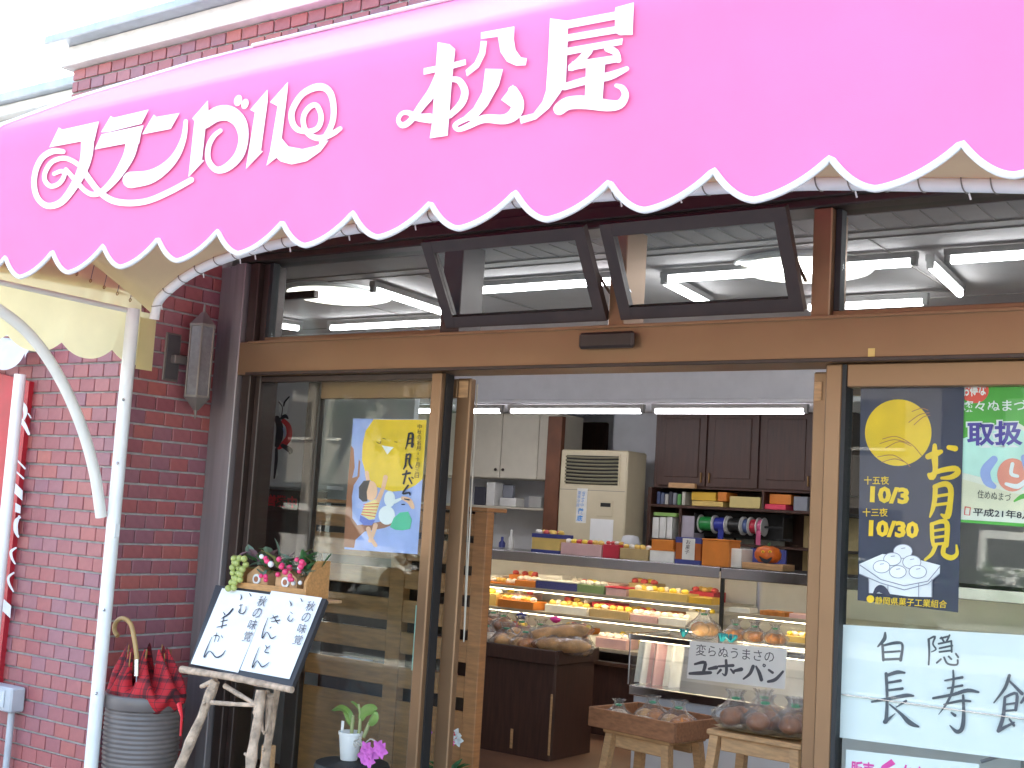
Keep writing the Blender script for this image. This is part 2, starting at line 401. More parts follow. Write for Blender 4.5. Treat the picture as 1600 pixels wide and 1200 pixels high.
# wall above the shopfront
uw = thing('brick_wall', 'pale sunlit red brick fascia above the pink awning', 'wall', (1, .1, 2.7))
bx('mortar_bed', -1.44, 7, .012, .16, 2.74, 3.93, MORTAR, uw, 0)
rest = MB()
for r in range(17):
    z = 3.928-PH*1.02*(r+.5); off = (r % 2)*.5
    for c in range(0, 70):
        x = -1.435+PW*1.04*(c+off)+BW/2
        if z > 3.66 and x < 1.9: brick(uw, x, .01, z, BW, 'x')
        else: rest.box(x-BW/2, x+BW/2, -.002, .01, z-BH/2, z+BH/2)
    if off:
        if z > 3.66: brick(uw, -1.435+BW*.23, .01, z, round(BW*.46, 3), 'x')
rest.build('brick', BRICK, uw, kind='stuff')
cn = thing('cornice', 'cream parapet cornice with grey metal cap above the brick fascia', 'cornice', (1, .1, 3.93))
bx('moulding', -1.50, 7, -.055, .2, 3.932, 3.965, CORN, cn, .004)
bx('frieze', -1.475, 7, -.03, .19, 3.966, 4.06, CORN, cn, .004)
x = -1.58
while x < 7:
    bx('cap', x, x+1.795, -.12, .26, 4.063, 4.115, CAPM, cn, .006); x += 1.8
sw = thing('side_parapet', 'cream rendered side wall with grey cap left of the brick fascia', 'wall', (-3, .3, 0))
bx('wall', -8, -1.447, .16, .5, 0, 3.80, CORN, sw, .004)
bx('moulding', -8, -1.455, .10, .52, 3.803, 3.87, CORN, sw, .004)
bx('cap', -8, -1.46, .05, .56, 3.873, 3.93, CAPM, sw, .006)
bx('wall', -3.2, 7, .18, 6.4, 3.07, 3.9, CORN, uw, 0)

# ================================================================== AWNING
AY = -1.40; AX0, AX1 = .08, 6.2; ATOP = 3.80; CREASE = 2.93
aw = thing('awning', 'bright pink scalloped shop awning with white lettering and piping', 'awning', (3, -.7, 2.4))
def scal(X):
    p = ((X-.62)/.31) % 1; p = p/.74 if p < .37 else .5+(p-.37)/1.26
    t = 1-abs(p-.5)*2; t = math.sqrt(t*t+.012)-.11
    t = min(1, max(0, t)); return 2.413-.088*(.5*math.sin(math.pi/2*t)+.5*math.sqrt(1-(1-t)**2))-.012*math.sin((X-2.6)*.9)**2
def cloth(X, Z): return .004*noise.noise(Vector((X*1.3, Z*2.2, 3)))+.0025*noise.noise(Vector((X*6, Z*4, 8)))
prof = [(0.0, ATOP), (-.35, 3.605), (-.7, 3.395), (-1.0, 3.215), (-1.25, 3.05), (-1.34, 2.99), (-1.385, 2.945), (-1.40, 2.88)]
def awf(u, v):
    X = AX0+(AX1-AX0)*u
    k = v*(len(prof)-1+6)
    if k <= len(prof)-1:
        i = min(int(k), len(prof)-2); t = k-i; y = prof[i][0]*(1-t)+prof[i+1][0]*t; z = prof[i][1]*(1-t)+prof[i+1][1]*t
    else:
        t = (k-(len(prof)-1))/6; y = AY; z = 2.88*(1-t)+scal(X)*t
    return (X, y+cloth(X, z), z)
canopy = MB().grid(awf, 480, 26).build('canopy', PINK, aw, smooth=40)
# left end gable of the canopy
g = MB(); pts = [(AX0-.002, y, z) for y, z in prof]+[(AX0-.002, AY, 2.40), (AX0-.002, -.63, 2.42), (AX0-.002, -.05, 3.1)]
g.add(pts, [tuple(range(len(pts)))]).build('gable', PINK, aw)
MB().add([(AX0+.004, y+.01, z-.02) for _, y, z in pts], [tuple(range(len(pts)))]).build('gable_lining', CREAM, aw)
# white piping along edges
MB().tube([(AX0+(AX1-AX0)*i/700, AY-.003, scal(AX0+(AX1-AX0)*i/700)) for i in range(701)], .0095, 6).build('piping', TRIM, aw, smooth=60)
MB().tube([(AX0, y, z+.004) for y, z in prof]+[(AX0, AY, 2.42)], .011, 6).build('piping', TRIM, aw, smooth=60)
MB().tube([(AX0, -.012, ATOP+.006), (AX1, -.012, ATOP+.006)], .012, 6).build('piping', TRIM, aw, smooth=60)
# laced rear tube that arches over the shopfront
TY = -.63
tp = [onY(x, y, TY) for x, y in catmull([(241, 499), (246, 474), (262, 455), (295, 430), (340, 408), (400, 389), (475, 373), (550, 358), (674, 338), (805, 316), (962, 304), (1145, 292), (1278, 287), (1418, 288), (1596, 291), (1760, 298)], 8)]
tp += [Vector((AX1-.1, TY, tp[-1].z-.02))]
tub = MB().tube(tp, .0215, 10).build('rear_tube', WHITEV, aw, smooth=60)
acc = 0; nxt = .05
for i in range(1, len(tp)):
    seg = (tp[i]-tp[i-1]).length; acc += seg
    if acc > nxt and acc < 9:
        p = tp[i]; d = (tp[i]-tp[i-1]).normalized(); up = Vector((0, 0, 1)); n = d.cross(Vector((0, 1, 0))).normalized()
        ring = [p+d*(.030*(k/8-.5))+(n*math.cos(a)+Vector((0, -1, 0))*math.sin(a))*.0235 for k, a in enumerate([math.pi*(-.15+1.3*j/8) for j in range(9)])]
        la = MB().tube(ring, .0022, 5).build('lacing_cord', CORD, aw)
        if int(acc*10) % 3 == 0: MB().tube([ring[-1], ring[-1]+Vector((.006, 0, -.02))], .003, 5).build('cord_end', TRIM, la)
        nxt += .105
# cream lining: underside of the canopy
fr = [Vector((AX0+.012, AY+.03, 2.64))]*1
def lin(u, v):
    k = u*(len(tp)-1); i = min(int(k), len(tp)-2); t = k-i; p = tp[i].lerp(tp[i+1], t)
    q = Vector((max(AX0+.015, p.x-(.1 if p.x < .6 else 0)*(.6-p.x)), AY+.012, 2.60))
    r = p.lerp(q, v); r.z += .015+.03*math.sin(v*math.pi)
    return r
MB().grid(lin, 220, 8).build('lining', CREAM, aw, smooth=60)
# end curtain inside the left end: upper strip on grommets, lower scalloped valance
def ec(u, v):
    Y = -1.36+.80*u; top = 2.50-.11*u; bot = 2.333
    return (AX0+.010+.008*math.sin(u*46)*(u > .62)*v, Y, top*(1-v)+bot*v)
MB().grid(ec, 70, 6).build('end_curtain', CREAM, aw, smooth=60)
def ev(u, v):
    Y = -1.36+.88*u; t = (u*3.3+.35) % 1; t = abs(t-.5)*2; bot = 2.075+.055*(t**2.2)+.02*u
    return (AX0+.004-.05*v+.012*math.sin(v*math.pi), Y, 2.338*(1-v)+bot*v)
MB().grid(ev, 96, 8).build('end_valance', CREAM, aw, smooth=60)
MB().box(AX0+.012, AX0+.016, -.56, -.47, 2.07, 2.31).build('end_flap', CREAM, aw)
for k in range(6):
    Y = -.93+.073*k; z = 2.44-.016*k
    MB().tube([(AX0+.03+.007*math.cos(a), Y, z+.007*math.sin(a)) for a in [2*math.pi*j/8 for j in range(9)]], .0022, 5).build('grommet', pm('brass', (.35, .2, .08), .4, metal=.8), aw)
    MB().tube([(AX0+.03, Y, z+.007), (AX0+.04, Y+.004, z+.075)], .0018, 5).build('hanging_cord', CORD, aw)
MB().tube([(AX0+.035, -1.36, 2.335), (AX0+.035, -.6, 2.325)], .012, 8).build('side_rail', CREAMP, aw, smooth=60)
MB().tube([(.128, TY, 0), (.128, TY, 2.335)], .030, 16).build('support_pole', WPOLE, aw, smooth=60)
br = [onX(x, y, .10) for x, y in catmull([(-60, 452), (3, 487), (50, 527), (92, 588), (125, 660), (147, 735), (158, 808)], 6)]
MB().tube(br, .0245, 14).build('curved_brace', CREAMP, aw, smooth=60)
for px, py in ((197, 625), (188, 724), (172, 953), (158, 1083)):
    p = onX(px, py, .155); MB().ball((.150, TY-.025, p.z), .007).build('screw_head', CHROME, aw)
bx('pole_clamp', .150, .166, TY-.02, TY+.01, onY(170, 828, TY).z-.03, onY(170, 828, TY).z+.03, WPOLE, aw, .003)

# ---- awning lettering (white vinyl letters on the fascia)
def m1(q): return (q[0]/2.963, q[1]/2.963)
def m2(q): return (500+q[0]/2.963, q[1]/2.963)
ORG = (0, AY, 0)
P = Print(ORG, FACE, .0085, m1)
P.poly([(228, 682), (272, 590), (288, 600), (458, 562), (437, 652), (375, 655)])
P.stroke([(406, 625, 62), (400, 720, 55), (375, 800, 45), (330, 880, 36), (280, 938, 32), (220, 953, 28), (176, 920, 26), (158, 860, 26), (165, 790, 26), (195, 730, 27), (245, 700, 28), (292, 702, 22)])
P.stroke([(362, 762, 22), (330, 742, 22), (290, 732, 22), (240, 750, 22), (210, 795, 22), (208, 835, 22), (235, 862, 22), (275, 848, 22), (298, 810, 20), (285, 792, 20), (250, 805, 18)])
P.build('lettering', WHITEV, aw)
P.stroke([(615, 640, 60), (600, 710, 54), (570, 770, 46), (530, 830, 36), (475, 885, 28), (430, 900, 24), (390, 880, 22), (345, 830, 22), (305, 785, 20)])
P.stroke([(385, 790, 30), (420, 840, 28), (460, 888, 28), (520, 928, 30), (600, 940, 30), (690, 928, 28), (790, 885, 28), (885, 833, 26)])
P.poly([(468, 612), (512, 537), (526, 545), (688, 507), (672, 540), (655, 573), (500, 612)])
P.poly([(438, 692), (470, 622), (490, 617), (665, 580), (652, 620), (644, 665), (580, 665)])
P.build('lettering', WHITEV, aw)
P.poly([(658, 622), (712, 530), (724, 541), (831, 523), (808, 565), (790, 597)])
P.stroke([(860, 562, 20), (850, 640, 26), (815, 720, 36), (760, 780, 48), (690, 820, 64), (605, 833, 76)])
P.build('lettering', WHITEV, aw)
P.poly([(890, 548), (962, 465), (965, 520), (950, 600), (935, 742), (946, 742), (872, 820), (886, 690), (900, 560)])
P.stroke([(950, 570, 50), (1000, 530, 68), (1060, 525, 72), (1110, 565, 62), (1127, 640, 46), (1105, 720, 44), (1050, 775, 38), (1000, 785, 30), (965, 742, 26), (965, 680, 24), (990, 630, 22), (1020, 605, 20)])
P.disc((1102, 465), 18, 26, rot=.3); P.disc((1134, 481), 16, 24, rot=.3)
P.build('lettering', WHITEV, aw)
P.poly([(1158, 508), (1238, 415), (1239, 470), (1208, 698), (1218, 700), (1138, 782), (1146, 730), (1180, 520)])
P.poly([(1250, 473), (1333, 379), (1330, 430), (1304, 640), (1335, 678), (1400, 690), (1460, 676), (1522, 648), (1485, 700), (1420, 746), (1350, 761), (1300, 748), (1280, 730), (1233, 767), (1250, 700), (1285, 492)])
P.stroke([(1490, 660, 26), (1538, 570, 26), (1543, 480, 28), (1520, 418, 32), (1470, 402, 34), (1400, 435, 28), (1355, 505, 28), (1352, 560, 28), (1378, 600, 26), (1430, 608, 24), (1473, 590, 24), (1487, 540, 24), (1468, 490, 24), (1438, 492, 24), (1408, 530, 24), (1406, 580, 24), (1430, 622, 26), (1480, 640, 28), (1540, 618, 26), (1575, 595, 20)])
P.build('lettering', WHITEV, aw)
P.map = m2
P.poly([(545, 195), (600, 205), (626, 228), (608, 400), (591, 628), (508, 640), (520, 560), (528, 430), (535, 320)])
P.poly([(480, 316), (620, 288), (674, 274), (676, 300), (620, 316), (480, 346)])
P.stroke([(560, 330, 40), (522, 420, 44), (470, 490, 36), (420, 558, 28), (382, 580, 28), (362, 556, 20), (378, 526, 20), (410, 522, 24), (445, 542, 34), (510, 548, 46)])
P.stroke([(600, 368, 22), (642, 372, 30), (670, 420, 34), (655, 478, 34), (600, 535, 26)])
P.poly([(745, 150), (900, 122), (897, 180), (905, 230), (930, 265), (958, 270), (952, 302), (908, 304), (865, 285), (835, 240), (824, 170), (745, 180)])
P.poly([(744, 190), (773, 190), (765, 250), (735, 312), (680, 353), (674, 325), (715, 290), (738, 240)])
P.poly([(765, 318), (847, 320), (828, 395), (775, 490), (735, 535), (700, 560), (655, 550), (710, 500), (752, 425)])
P.stroke([(700, 540, 26), (650, 562, 24), (624, 582, 22), (642, 600, 22), (690, 582, 28), (760, 550, 38), (855, 552, 46), (905, 520, 58), (915, 470, 56), (893, 420, 46)])
P.poly([(893, 392), (935, 450), (890, 500), (838, 462)])
P.build('lettering', WHITEV, aw)
P.poly([(1065, 85), (1148, 96), (1146, 200), (1138, 380), (1112, 430), (1060, 502), (1000, 552), (930, 573), (923, 540), (988, 525), (1030, 470), (1046, 420), (1056, 280)])
P.poly([(1140, 96), (1365, 54), (1368, 34), (1453, 11), (1447, 161), (1388, 163), (1365, 150), (1366, 90), (1140, 133)])
P.poly([(1144, 160), (1370, 121), (1375, 153), (1144, 192)])
P.poly([(1142, 222), (1402, 177), (1398, 207), (1140, 256)])
P.stroke([(1245, 235, 34), (1200, 285, 36), (1165, 312, 34)])
P.poly([(1150, 318), (1168, 285), (1390, 252), (1392, 285), (1320, 298), (1150, 328)])
P.stroke([(1330, 225, 30), (1368, 242, 32), (1382, 278, 26)])
P.stroke([(1130, 402, 32), (1250, 368, 36), (1340, 352, 38), (1420, 318, 22)])
P.poly([(1232, 290), (1320, 290), (1308, 460), (1226, 460)])
P.stroke([(1108, 505, 56), (1150, 478, 60), (1230, 474, 62), (1330, 488, 54), (1388, 482, 42), (1413, 442, 34), (1400, 408, 28), (1372, 396, 18)])
P.build('lettering', WHITEV, aw)

# ================================================================== SHOPFRONT FRAME
sf = thing('shopfront_frame', 'brown aluminium shopfront frame with transom windows and sliding doors', 'shopfront', (2.2, 0, 0))
GZ0, GZ1 = .06, 2.10                        # door height
bx('transom_beam', .18, 5.2, -.07, .13, 2.10, 2.262, BRONZE, sf, .006)
bx('beam_lip', .30, 5.2, -.082, -.0715, 2.098, 2.112, BRONZED, sf, .002)
bx('beam_lip', .30, 5.2, -.080, -.0715, 2.250, 2.2635, BRONZE, sf, .002)
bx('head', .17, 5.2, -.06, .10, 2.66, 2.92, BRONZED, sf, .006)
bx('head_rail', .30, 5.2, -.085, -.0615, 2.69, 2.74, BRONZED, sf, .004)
# left jamb: stepped strips
for x0, x1, y, m in ((.0, .072, -.020, BRONZEG), (.078, .15, -.035, BRONZEG), (.165, .235, -.075, BRONZEG), (.245, .305, -.05, BRONZED), (.308, .345, -.02, BRONZED)):
    bx('jamb_strip', x0, x1, y, .10, 0, 2.655, m, sf, .004)
for x in (.0725, .1515, .2365): bx('jamb_gap', x, x+.005 if x < .1 else x+.012, -.004, .05, 0, 2.65, BLACKR, sf, 0)
bx('sill', .30, 5.2, -.06, .12, .0, .06, BRONZED, sf, .004)
# transom mullions
for x0, x1, m in ((1.455, 1.56, BRONZED), (2.30, 2.372, BRONZE), (3.135, 3.205, BRONZE), (4.9, 4.97, BRONZE)):
    bx('mullion', x0, x1, -.05, .11, 2.2635, 2.658, m, sf, .004)
def fixed_pane(x0, x1):
    o = bx('window_frame', x0, x1, -.02, .03, 2.2645, 2.288, BRONZE, sf, .002)
    bx('frame_bead', x0, x0+.022, -.018, .028, 2.289, 2.656, BLACKR, o, .001)
    MB().box(x0+.023, x1, .004, .009, 2.289, 2.656).build('glass', GLASS, o)
fixed_pane(.348, 1.453); fixed_pane(3.207, 4.897)
# open top-tilting sashes
def sash(x0, x1, ytop, ztop):
    a = Vector((0, -.045, 2.292)); b = Vector((0, ytop, ztop)); d = (b-a).normalized(); n = Vector((0, -d.z, d.y)); t = .05
    m = MB()
    for (p, q) in (((x0, a), (x0, b)), ((x1, a), (x1, b))):
        A = Vector((p[0]+(t/2 if p[0] == x0 else -t/2), 0, 0))+p[1]; B = Vector((A.x, 0, 0))+q[1]; m.bar(A, B, t, .032, up=n)
    for c in (a+d*t*.5, b-d*t*.5): m.bar(Vector((x0+t, 0, 0))+c, Vector((x1-t, 0, 0))+c, .030, t, up=d)
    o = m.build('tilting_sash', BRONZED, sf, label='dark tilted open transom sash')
    g = [Vector((x, 0, 0))+c for c in (a+d*t, b-d*t) for x in (x0+t, x1-t)]
    MB().prism([g[0], g[1], g[3], g[2]], n*.005).build('glass', GLASS, o)
    for x in (x0+.012, x1-.012):
        MB().bar((x, -.02, 2.40), (x, a.lerp(b, .55).y+.012, a.lerp(b, .55).z), .012, .004).build('stay', CHROME, o)
sash(1.50, 2.30, -.255, 2.622); sash(2.365, 3.115, -.245, 2.625)
# fixed lower pane, mullions
o = bx('mullion', 1.412, 1.468, -.03, .06, .06, 2.097, BRONZE, sf, .005)
bx('mullion_gasket', 1.468, 1.476, .0, .05, .06, 2.095, BLACKR, o, 0)
o = bx('window_frame', .348, 1.411, -.02, .03, .061, .12, BRONZED, sf, .003)
bx('frame_bead', .348, 1.411, -.018, .026, 2.07, 2.0965, BRONZED, o, .002)
MB().box(.349, 1.41, .002, .008, .1205, 2.0695).build('glass', GLASS, o)
o = bx('mullion', 3.192, 3.252, -.03, .06, .06, 2.097, BRONZE, sf, .005)
bx('mullion_gasket', 3.253, 3.268, -.03, .04, .06, 2.095, BLACKR, o, 0)
o = bx('window_frame', 3.269, 5.2, -.03, .04, 2.015, 2.0965, BRONZE, sf, .004)
bx('frame_bead', 3.269, 5.2, -.028, .036, .061, .16, BRONZE, o, .003)
MB().box(3.27, 5.19, .002, .008, .1605, 2.0145).build('glass', GLASS, o)
bx('glass_edge', 3.27, 5.19, .0015, .0085, .962, .9645, CHROME, o, 0)
# sliding leaves
def leaf_door(x0, x1, Y, name):
    o = bx(name, x1-.075, x1, Y, Y+.04, .07, 2.085, BRONZE, sf, .005)
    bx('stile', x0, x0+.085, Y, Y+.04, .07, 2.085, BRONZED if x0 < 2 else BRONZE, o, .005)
    bx('rail', x0+.086, x1-.076, Y+.002, Y+.038, 2.0, 2.083, BRONZE, o, .003)
    bx('rail', x0+.086, x1-.076, Y+.002, Y+.038, .072, .18, BRONZE, o, .003)
    MB().box(x0+.0865, x1-.0765, Y+.017, Y+.023, .181, 1.999).build('glass', GLASS, o)
    return o
LX = onY(723, 800, .085).x; RX = onY(1264, 800, .085).x
d1 = leaf_door(onY(466, 800, .085).x, LX, .085, 'sliding_door'); d2 = leaf_door(RX, RX+1.15, .085, 'sliding_door')
bx('edge_pad', LX-.062, LX-.012, .080, .0845, 2.0, 2.075, WOODL, d1, .002)
bx('edge_pad', RX+.005, RX+.035, .080, .0845, 1.98, 2.05, WOODL, d2, .002)
bx('door_sensor', 2.205, 2.452, -.112, -.0825, 2.168, 2.232, pm('dark_sensor_plastic', (.03, .018, .014), .4), sf, .01)
p = onY(1362, 552, -.071); tag(bx('paper_sticker', p.x-.012, p.x+.012, -.0735, -.0722, p.z-.017, p.z+.017, YCARD, None, 0), 'tiny pale sticker on the brown beam above the dark moon poster', 'sticker')

# ================================================================== POSTERS AND SIGNS IN THE RIGHT PANE
def sheet(name, quad, Y, mat, parent, th=.0008):
    q = [onY(x, y, Y) for x, y in quad]; return MB().prism(q, (0, th, 0)).build(name, mat, parent)
PY = .0125
t = thing('moon_poster', 'dark navy moon viewing poster with yellow full moon taped inside right pane', 'poster', onY(1420, 940, PY))
sheet('sheet', [(1345, 602), (1507, 601), (1497, 957), (1340, 938)], PY, NAVY, t)
P = Print((0, PY, 0), FACE, .0006)
P.disc((1403.5, 676), 52, 52, n=48).build('moon', YEL, t)
for a in ([(1379, 744-60+2), (1400, 682), (1424, 694), (1440, 712)], [(1384, 700), (1405, 690), (1424, 697)], [(1375, 693), (1398, 687), (1422, 693)], [(1371, 710+4), (1395, 711), (1414, 722), (1422, 729)], [(1378, 722), (1398, 717), (1414, 722)], [(1425, 643), (1440, 638), (1450, 641)], [(1420, 660), (1437, 648), (1452, 645)], [(1428, 664), (1442, 652), (1453, 649)]):
    P.stroke(a, 1.2)
P.build('grass_drawing', BRN, t)
def mB(q): return (1240+q[0]/3.333, 540+q[1]/3.333)
P.map = mB
P.stroke([(735, 520, 22), (735, 580, 34), (737, 650, 26), (720, 685, 34), (705, 672, 20)]).stroke([(700, 578, 30), (735, 565, 36), (768, 552, 22)]).stroke([(715, 672, 20), (770, 650, 26), (840, 640, 30), (855, 662, 30), (820, 685, 26), (770, 690, 14)]).stroke([(808, 530, 24), (842, 536, 30)])
P.stroke([(738, 740, 26), (735, 800, 26), (725, 850, 22), (710, 892, 10)]).stroke([(735, 735, 24), (790, 720, 30), (818, 745, 30), (815, 820, 30), (800, 890, 34), (770, 880, 12)]).stroke([(742, 785, 16), (805, 775, 16)]).stroke([(738, 830, 16), (800, 822, 16)])
P.stroke([(720, 930, 22), (722, 1000, 22), (728, 1040, 18)]).stroke([(720, 930, 18), (775, 915, 24), (800, 935, 28), (795, 1040, 26)]).stroke([(728, 965, 14), (790, 955, 14)]).stroke([(728, 1000, 14), (790, 992, 14)]).stroke([(728, 1035, 14), (790, 1030, 16)]).stroke([(740, 1040, 22), (720, 1085, 20), (685, 1115, 14)]).stroke([(785, 1040, 24), (780, 1085, 26), (820, 1105, 28), (850, 1085, 20), (848, 1040, 10)])
P.map = lambda q: q
P.text('十五夜', (1350, 744), (1389, 744), (1350, 757), .006).text('10/3', (1360, 759), (1421, 762), (1359, 785), .05)
P.text('十三夜', (1348, 794), (1387, 794), (1348, 807), .006).text('10/30', (1358, 812), (1436, 815), (1357, 838), .05)
P.text('静岡県菓子工業組合', (1368, 932), (1480, 938), (1367, 944), .006).disc((1360, 936), 6, 6)
P.build('lettering', YEL, t)
def mC(q): return (1240+q[0]/3.53, 860+q[1]/3.53)
P.map = mC
P.poly([(362, 75), (490, 20), (610, 30), (808, 82), (806, 130), (765, 160), (765, 258), (640, 255), (530, 240), (415, 235), (412, 150), (362, 130)])
P.build('dumpling_stand', pm('poster_white', (.78, .78, .80), .5), t)
Q = Print((0, PY, 0), FACE, .0006, mC)
for c, r in (((603, 5), 52), ((545, 48), 48), ((652, 65), 50), ((485, 90), 46), ((685, 118), 48), ((575, 118), 46)):
    P.disc(c, r, r*.74).build('dumpling', pm('dumpling_white', (.82, .82, .86), .5), t); Q.k = P.k
    Q.stroke([(c[0]+r*math.cos(a), c[1]+r*.74*math.sin(a)) for a in [2*math.pi*j/14 for j in range(15)]], 4).stroke([(c[0]-8, c[1]-r*.3), (c[0]+12, c[1]-r*.36)], 4); P.k = Q.k+1
Q.build('outline_drawing', pm('grey_line', (.25, .25, .32), .6), t)
P.stroke([(365, 80), (480, 160), (610, 195), (740, 170), (806, 90)], 5, False).stroke([(365, 130), (480, 180), (610, 218), (740, 185), (804, 130)], 5, False).stroke([(415, 150), (415, 232)], 4, False).stroke([(520, 190), (520, 240)], 4, False).stroke([(690, 180), (690, 255)], 4, False).stroke([(762, 160), (762, 255)], 4, False)
P.build('outline_drawing', pm('grey_line', (.25, .25, .32), .6), t)
P.stroke([(440, 245, 10), (460, 218, 30), (480, 212, 44), (505, 226, 34), (530, 248, 10)]).build('chestnut_drawing', NAVY, t)
P.map = lambda q: q
# green coupon poster
t = thing('coupon_poster', 'green and white coupon poster partly cut off at the right edge', 'poster', onY(1570, 820, .018))
sheet('sheet', [(1495, 588), (1640, 582), (1634, 826), (1488, 815)], .018, pm('poster_cream', (.80, .77, .66), .5), t)
P = Print((0, .018, 0), FACE, .0006)
P.poly([(1495, 588), (1640, 582), (1638, 690), (1590, 660), (1540, 668), (1492, 700)]).build('green_field', GREEN, t)
P.poly([(1492, 690), (1540, 672), (1590, 668), (1638, 695), (1637, 770), (1580, 762), (1530, 745), (1491, 735)]).build('mint_wave', MINT, t)
P.poly([(1491, 745), (1530, 756), (1580, 770), (1637, 780), (1636, 800), (1489, 795)]).build('cream_field', pm('poster_cream2', (.78, .72, .52), .5), t)
P.disc((1523, 610), 22, 20).build('red_disc', cm('coral_print', (.80, .10, .07)), t)
P.text('お得な', (1503, 600), (1540, 598), (1504, 620), .03).text('燦々ぬまづクーポン', (1502, 626), (1690, 622), (1502, 644), .012).build('lettering', PAPER, t)
P.text('取扱', (1508, 657), (1600, 655), (1508, 700), .085).build('lettering_halo', PAPER, t)
P.text('取扱', (1511, 659), (1598, 657), (1511, 697), .03).build('lettering', cm('purple_print', (.10, .07, .35)), t)
P.disc((1582, 742), 24, 26).build('red_shape', cm('salmon_print', (.85, .30, .22)), t)
P.stroke([(1553, 718, 12), (1540, 735, 16), (1543, 752, 14), (1553, 760, 8)]).stroke([(1600, 715, 10), (1606, 735, 12)]).build('blue_shape', PALEB, t)
P.stroke([(1582, 725, 6), (1580, 740, 6), (1590, 744, 5)]).stroke([(1572, 756, 5), (1590, 760, 8), (1604, 750, 6)]).build('white_shape', PAPER, t)
P.stroke([(1585, 783, 3), (1600, 775, 8), (1620, 778, 6)]).build('green_leaf_shape', GREEN, t)
P.text('住めぬまづ', (1528, 765), (1580, 771), (1527, 778), .0).text('平成21年8月', (1521, 793), (1612, 799), (1520, 806), .015).build('lettering', INK, t)
P.poly([(1489, 811), (1634, 820), (1634, 826), (1488, 815)]).build('green_footer', GREEN, t)
P.stroke([(1508, 792), (1516, 793), (1515, 805), (1507, 804), (1508, 792)], 1.5, False).build('red_seal', RED, t)
# calligraphy sheet
t = thing('calligraphy_sign', 'wide white paper sheet with large brushed characters in right pane', 'sign', onY(1450, 1150, .014))
sheet('sheet', [(1317, 976), (1660, 996), (1655, 1196), (1303, 1151)], .014, PAPER, t)
P = Print((0, .014, 0), FACE, .0006, mC)
P.stroke([(505, 455, 12), (500, 490, 22), (465, 530, 10)]).stroke([(490, 520, 14), (495, 605, 16)]).stroke([(495, 525, 12), (560, 510, 18), (600, 520, 14), (590, 605, 18)]).stroke([(500, 562, 12), (585, 556, 12)]).stroke([(500, 602, 14), (590, 598, 14)])
P.stroke([(745, 490, 14), (748, 560, 12), (745, 630, 10)]).stroke([(745, 490, 10), (780, 475, 12), (768, 515, 10), (785, 545, 10), (760, 560, 6)])
for a in ([(810, 485), (850, 475)], [(800, 515), (870, 500)], [(815, 480), (830, 505)], [(860, 468), (845, 500)], [(805, 540), (875, 525)], [(870, 500), (872, 560)], [(805, 560), (872, 552)], [(812, 600), (790, 620)], [(830, 590), (850, 625), (900, 630), (905, 605)], [(855, 585), (870, 600)], [(895, 570), (908, 590)]): P.stroke(a, 11)
P.build('lettering', pm('grey_ink', (.10, .10, .12), .7), t)
GI = MATS['grey_ink']
P.stroke([(510, 680, 18), (515, 780, 16), (515, 860, 18), (510, 945, 22)]).stroke([(515, 690, 16), (570, 672, 22), (612, 675, 12)]).stroke([(520, 730, 12), (590, 718, 16)]).stroke([(520, 772, 12), (600, 762, 16)]).stroke([(432, 835, 12), (540, 815, 18), (620, 800, 22), (660, 802, 12)]).stroke([(505, 945, 26), (530, 925, 14), (560, 900, 4)]).stroke([(620, 830, 14), (590, 850, 10), (565, 865, 5)]).stroke([(530, 850, 8), (590, 900, 16), (640, 950, 28), (688, 972, 12)])
P.stroke([(880, 662, 10), (882, 720, 14), (870, 790, 16), (840, 850, 12), (800, 905, 4)]).stroke([(835, 718, 10), (930, 700, 16)]).stroke([(850, 760, 10), (930, 745, 14)]).stroke([(770, 815, 14), (880, 795, 18), (960, 772, 22), (1020, 782, 12)]).stroke([(830, 850, 10), (920, 830, 16), (975, 832, 12)]).stroke([(935, 800, 14), (938, 900, 20), (930, 980, 24), (900, 1000, 22), (862, 965, 6)]).stroke([(870, 895, 10), (890, 910, 18)])
P.stroke([(1190, 690, 18), (1165, 760, 18), (1105, 840, 8)]).stroke([(1190, 720, 12), (1260, 790, 20)]).stroke([(1165, 810, 14), (1230, 790, 18), (1225, 880, 18)]).stroke([(1165, 815, 16), (1155, 920, 22), (1130, 995, 22)]).stroke([(1170, 850, 12), (1225, 842, 12)]).stroke([(1170, 885, 12), (1225, 880, 12)]).stroke([(1130, 995, 22), (1175, 970, 16), (1215, 950, 12)]).stroke([(1190, 930, 10), (1215, 965, 16)]).stroke([(1330, 720, 18), (1290, 790, 22), (1255, 840, 14)]).stroke([(1290, 800, 20), (1290, 990, 24)])
P.build('lettering', GI, t)
P.map = lambda q: q
t = thing('price_sign', 'white card with pink print standing below the calligraphy sheet', 'sign', onY(1440, 1230, .013))
sheet('sheet', [(1322, 1171), (1530, 1194), (1528, 1290), (1318, 1270)], .013, PAPER, t)
P = Print((0, .013, 0), FACE, .0006)
P.text('販売', (1330, 1188), (1366, 1192), (1329, 1215), .03).text('6', (1374, 1184), (1404, 1187), (1372, 1222), .05).text('個入', (1410, 1194), (1450, 1198), (1409, 1222), .03).build('lettering', MAG, t)
p0 = onY(1590, 1190, .04)
tag(MB().tube([onY(1533, 1190, .05), onY(1585, 1174, .05)], .006, 8).build('display_easel_arm', pm('grey_metal', (.2, .2, .23), .4, metal=.5)), 'short dark rod at lower right corner behind the glass', 'rod')

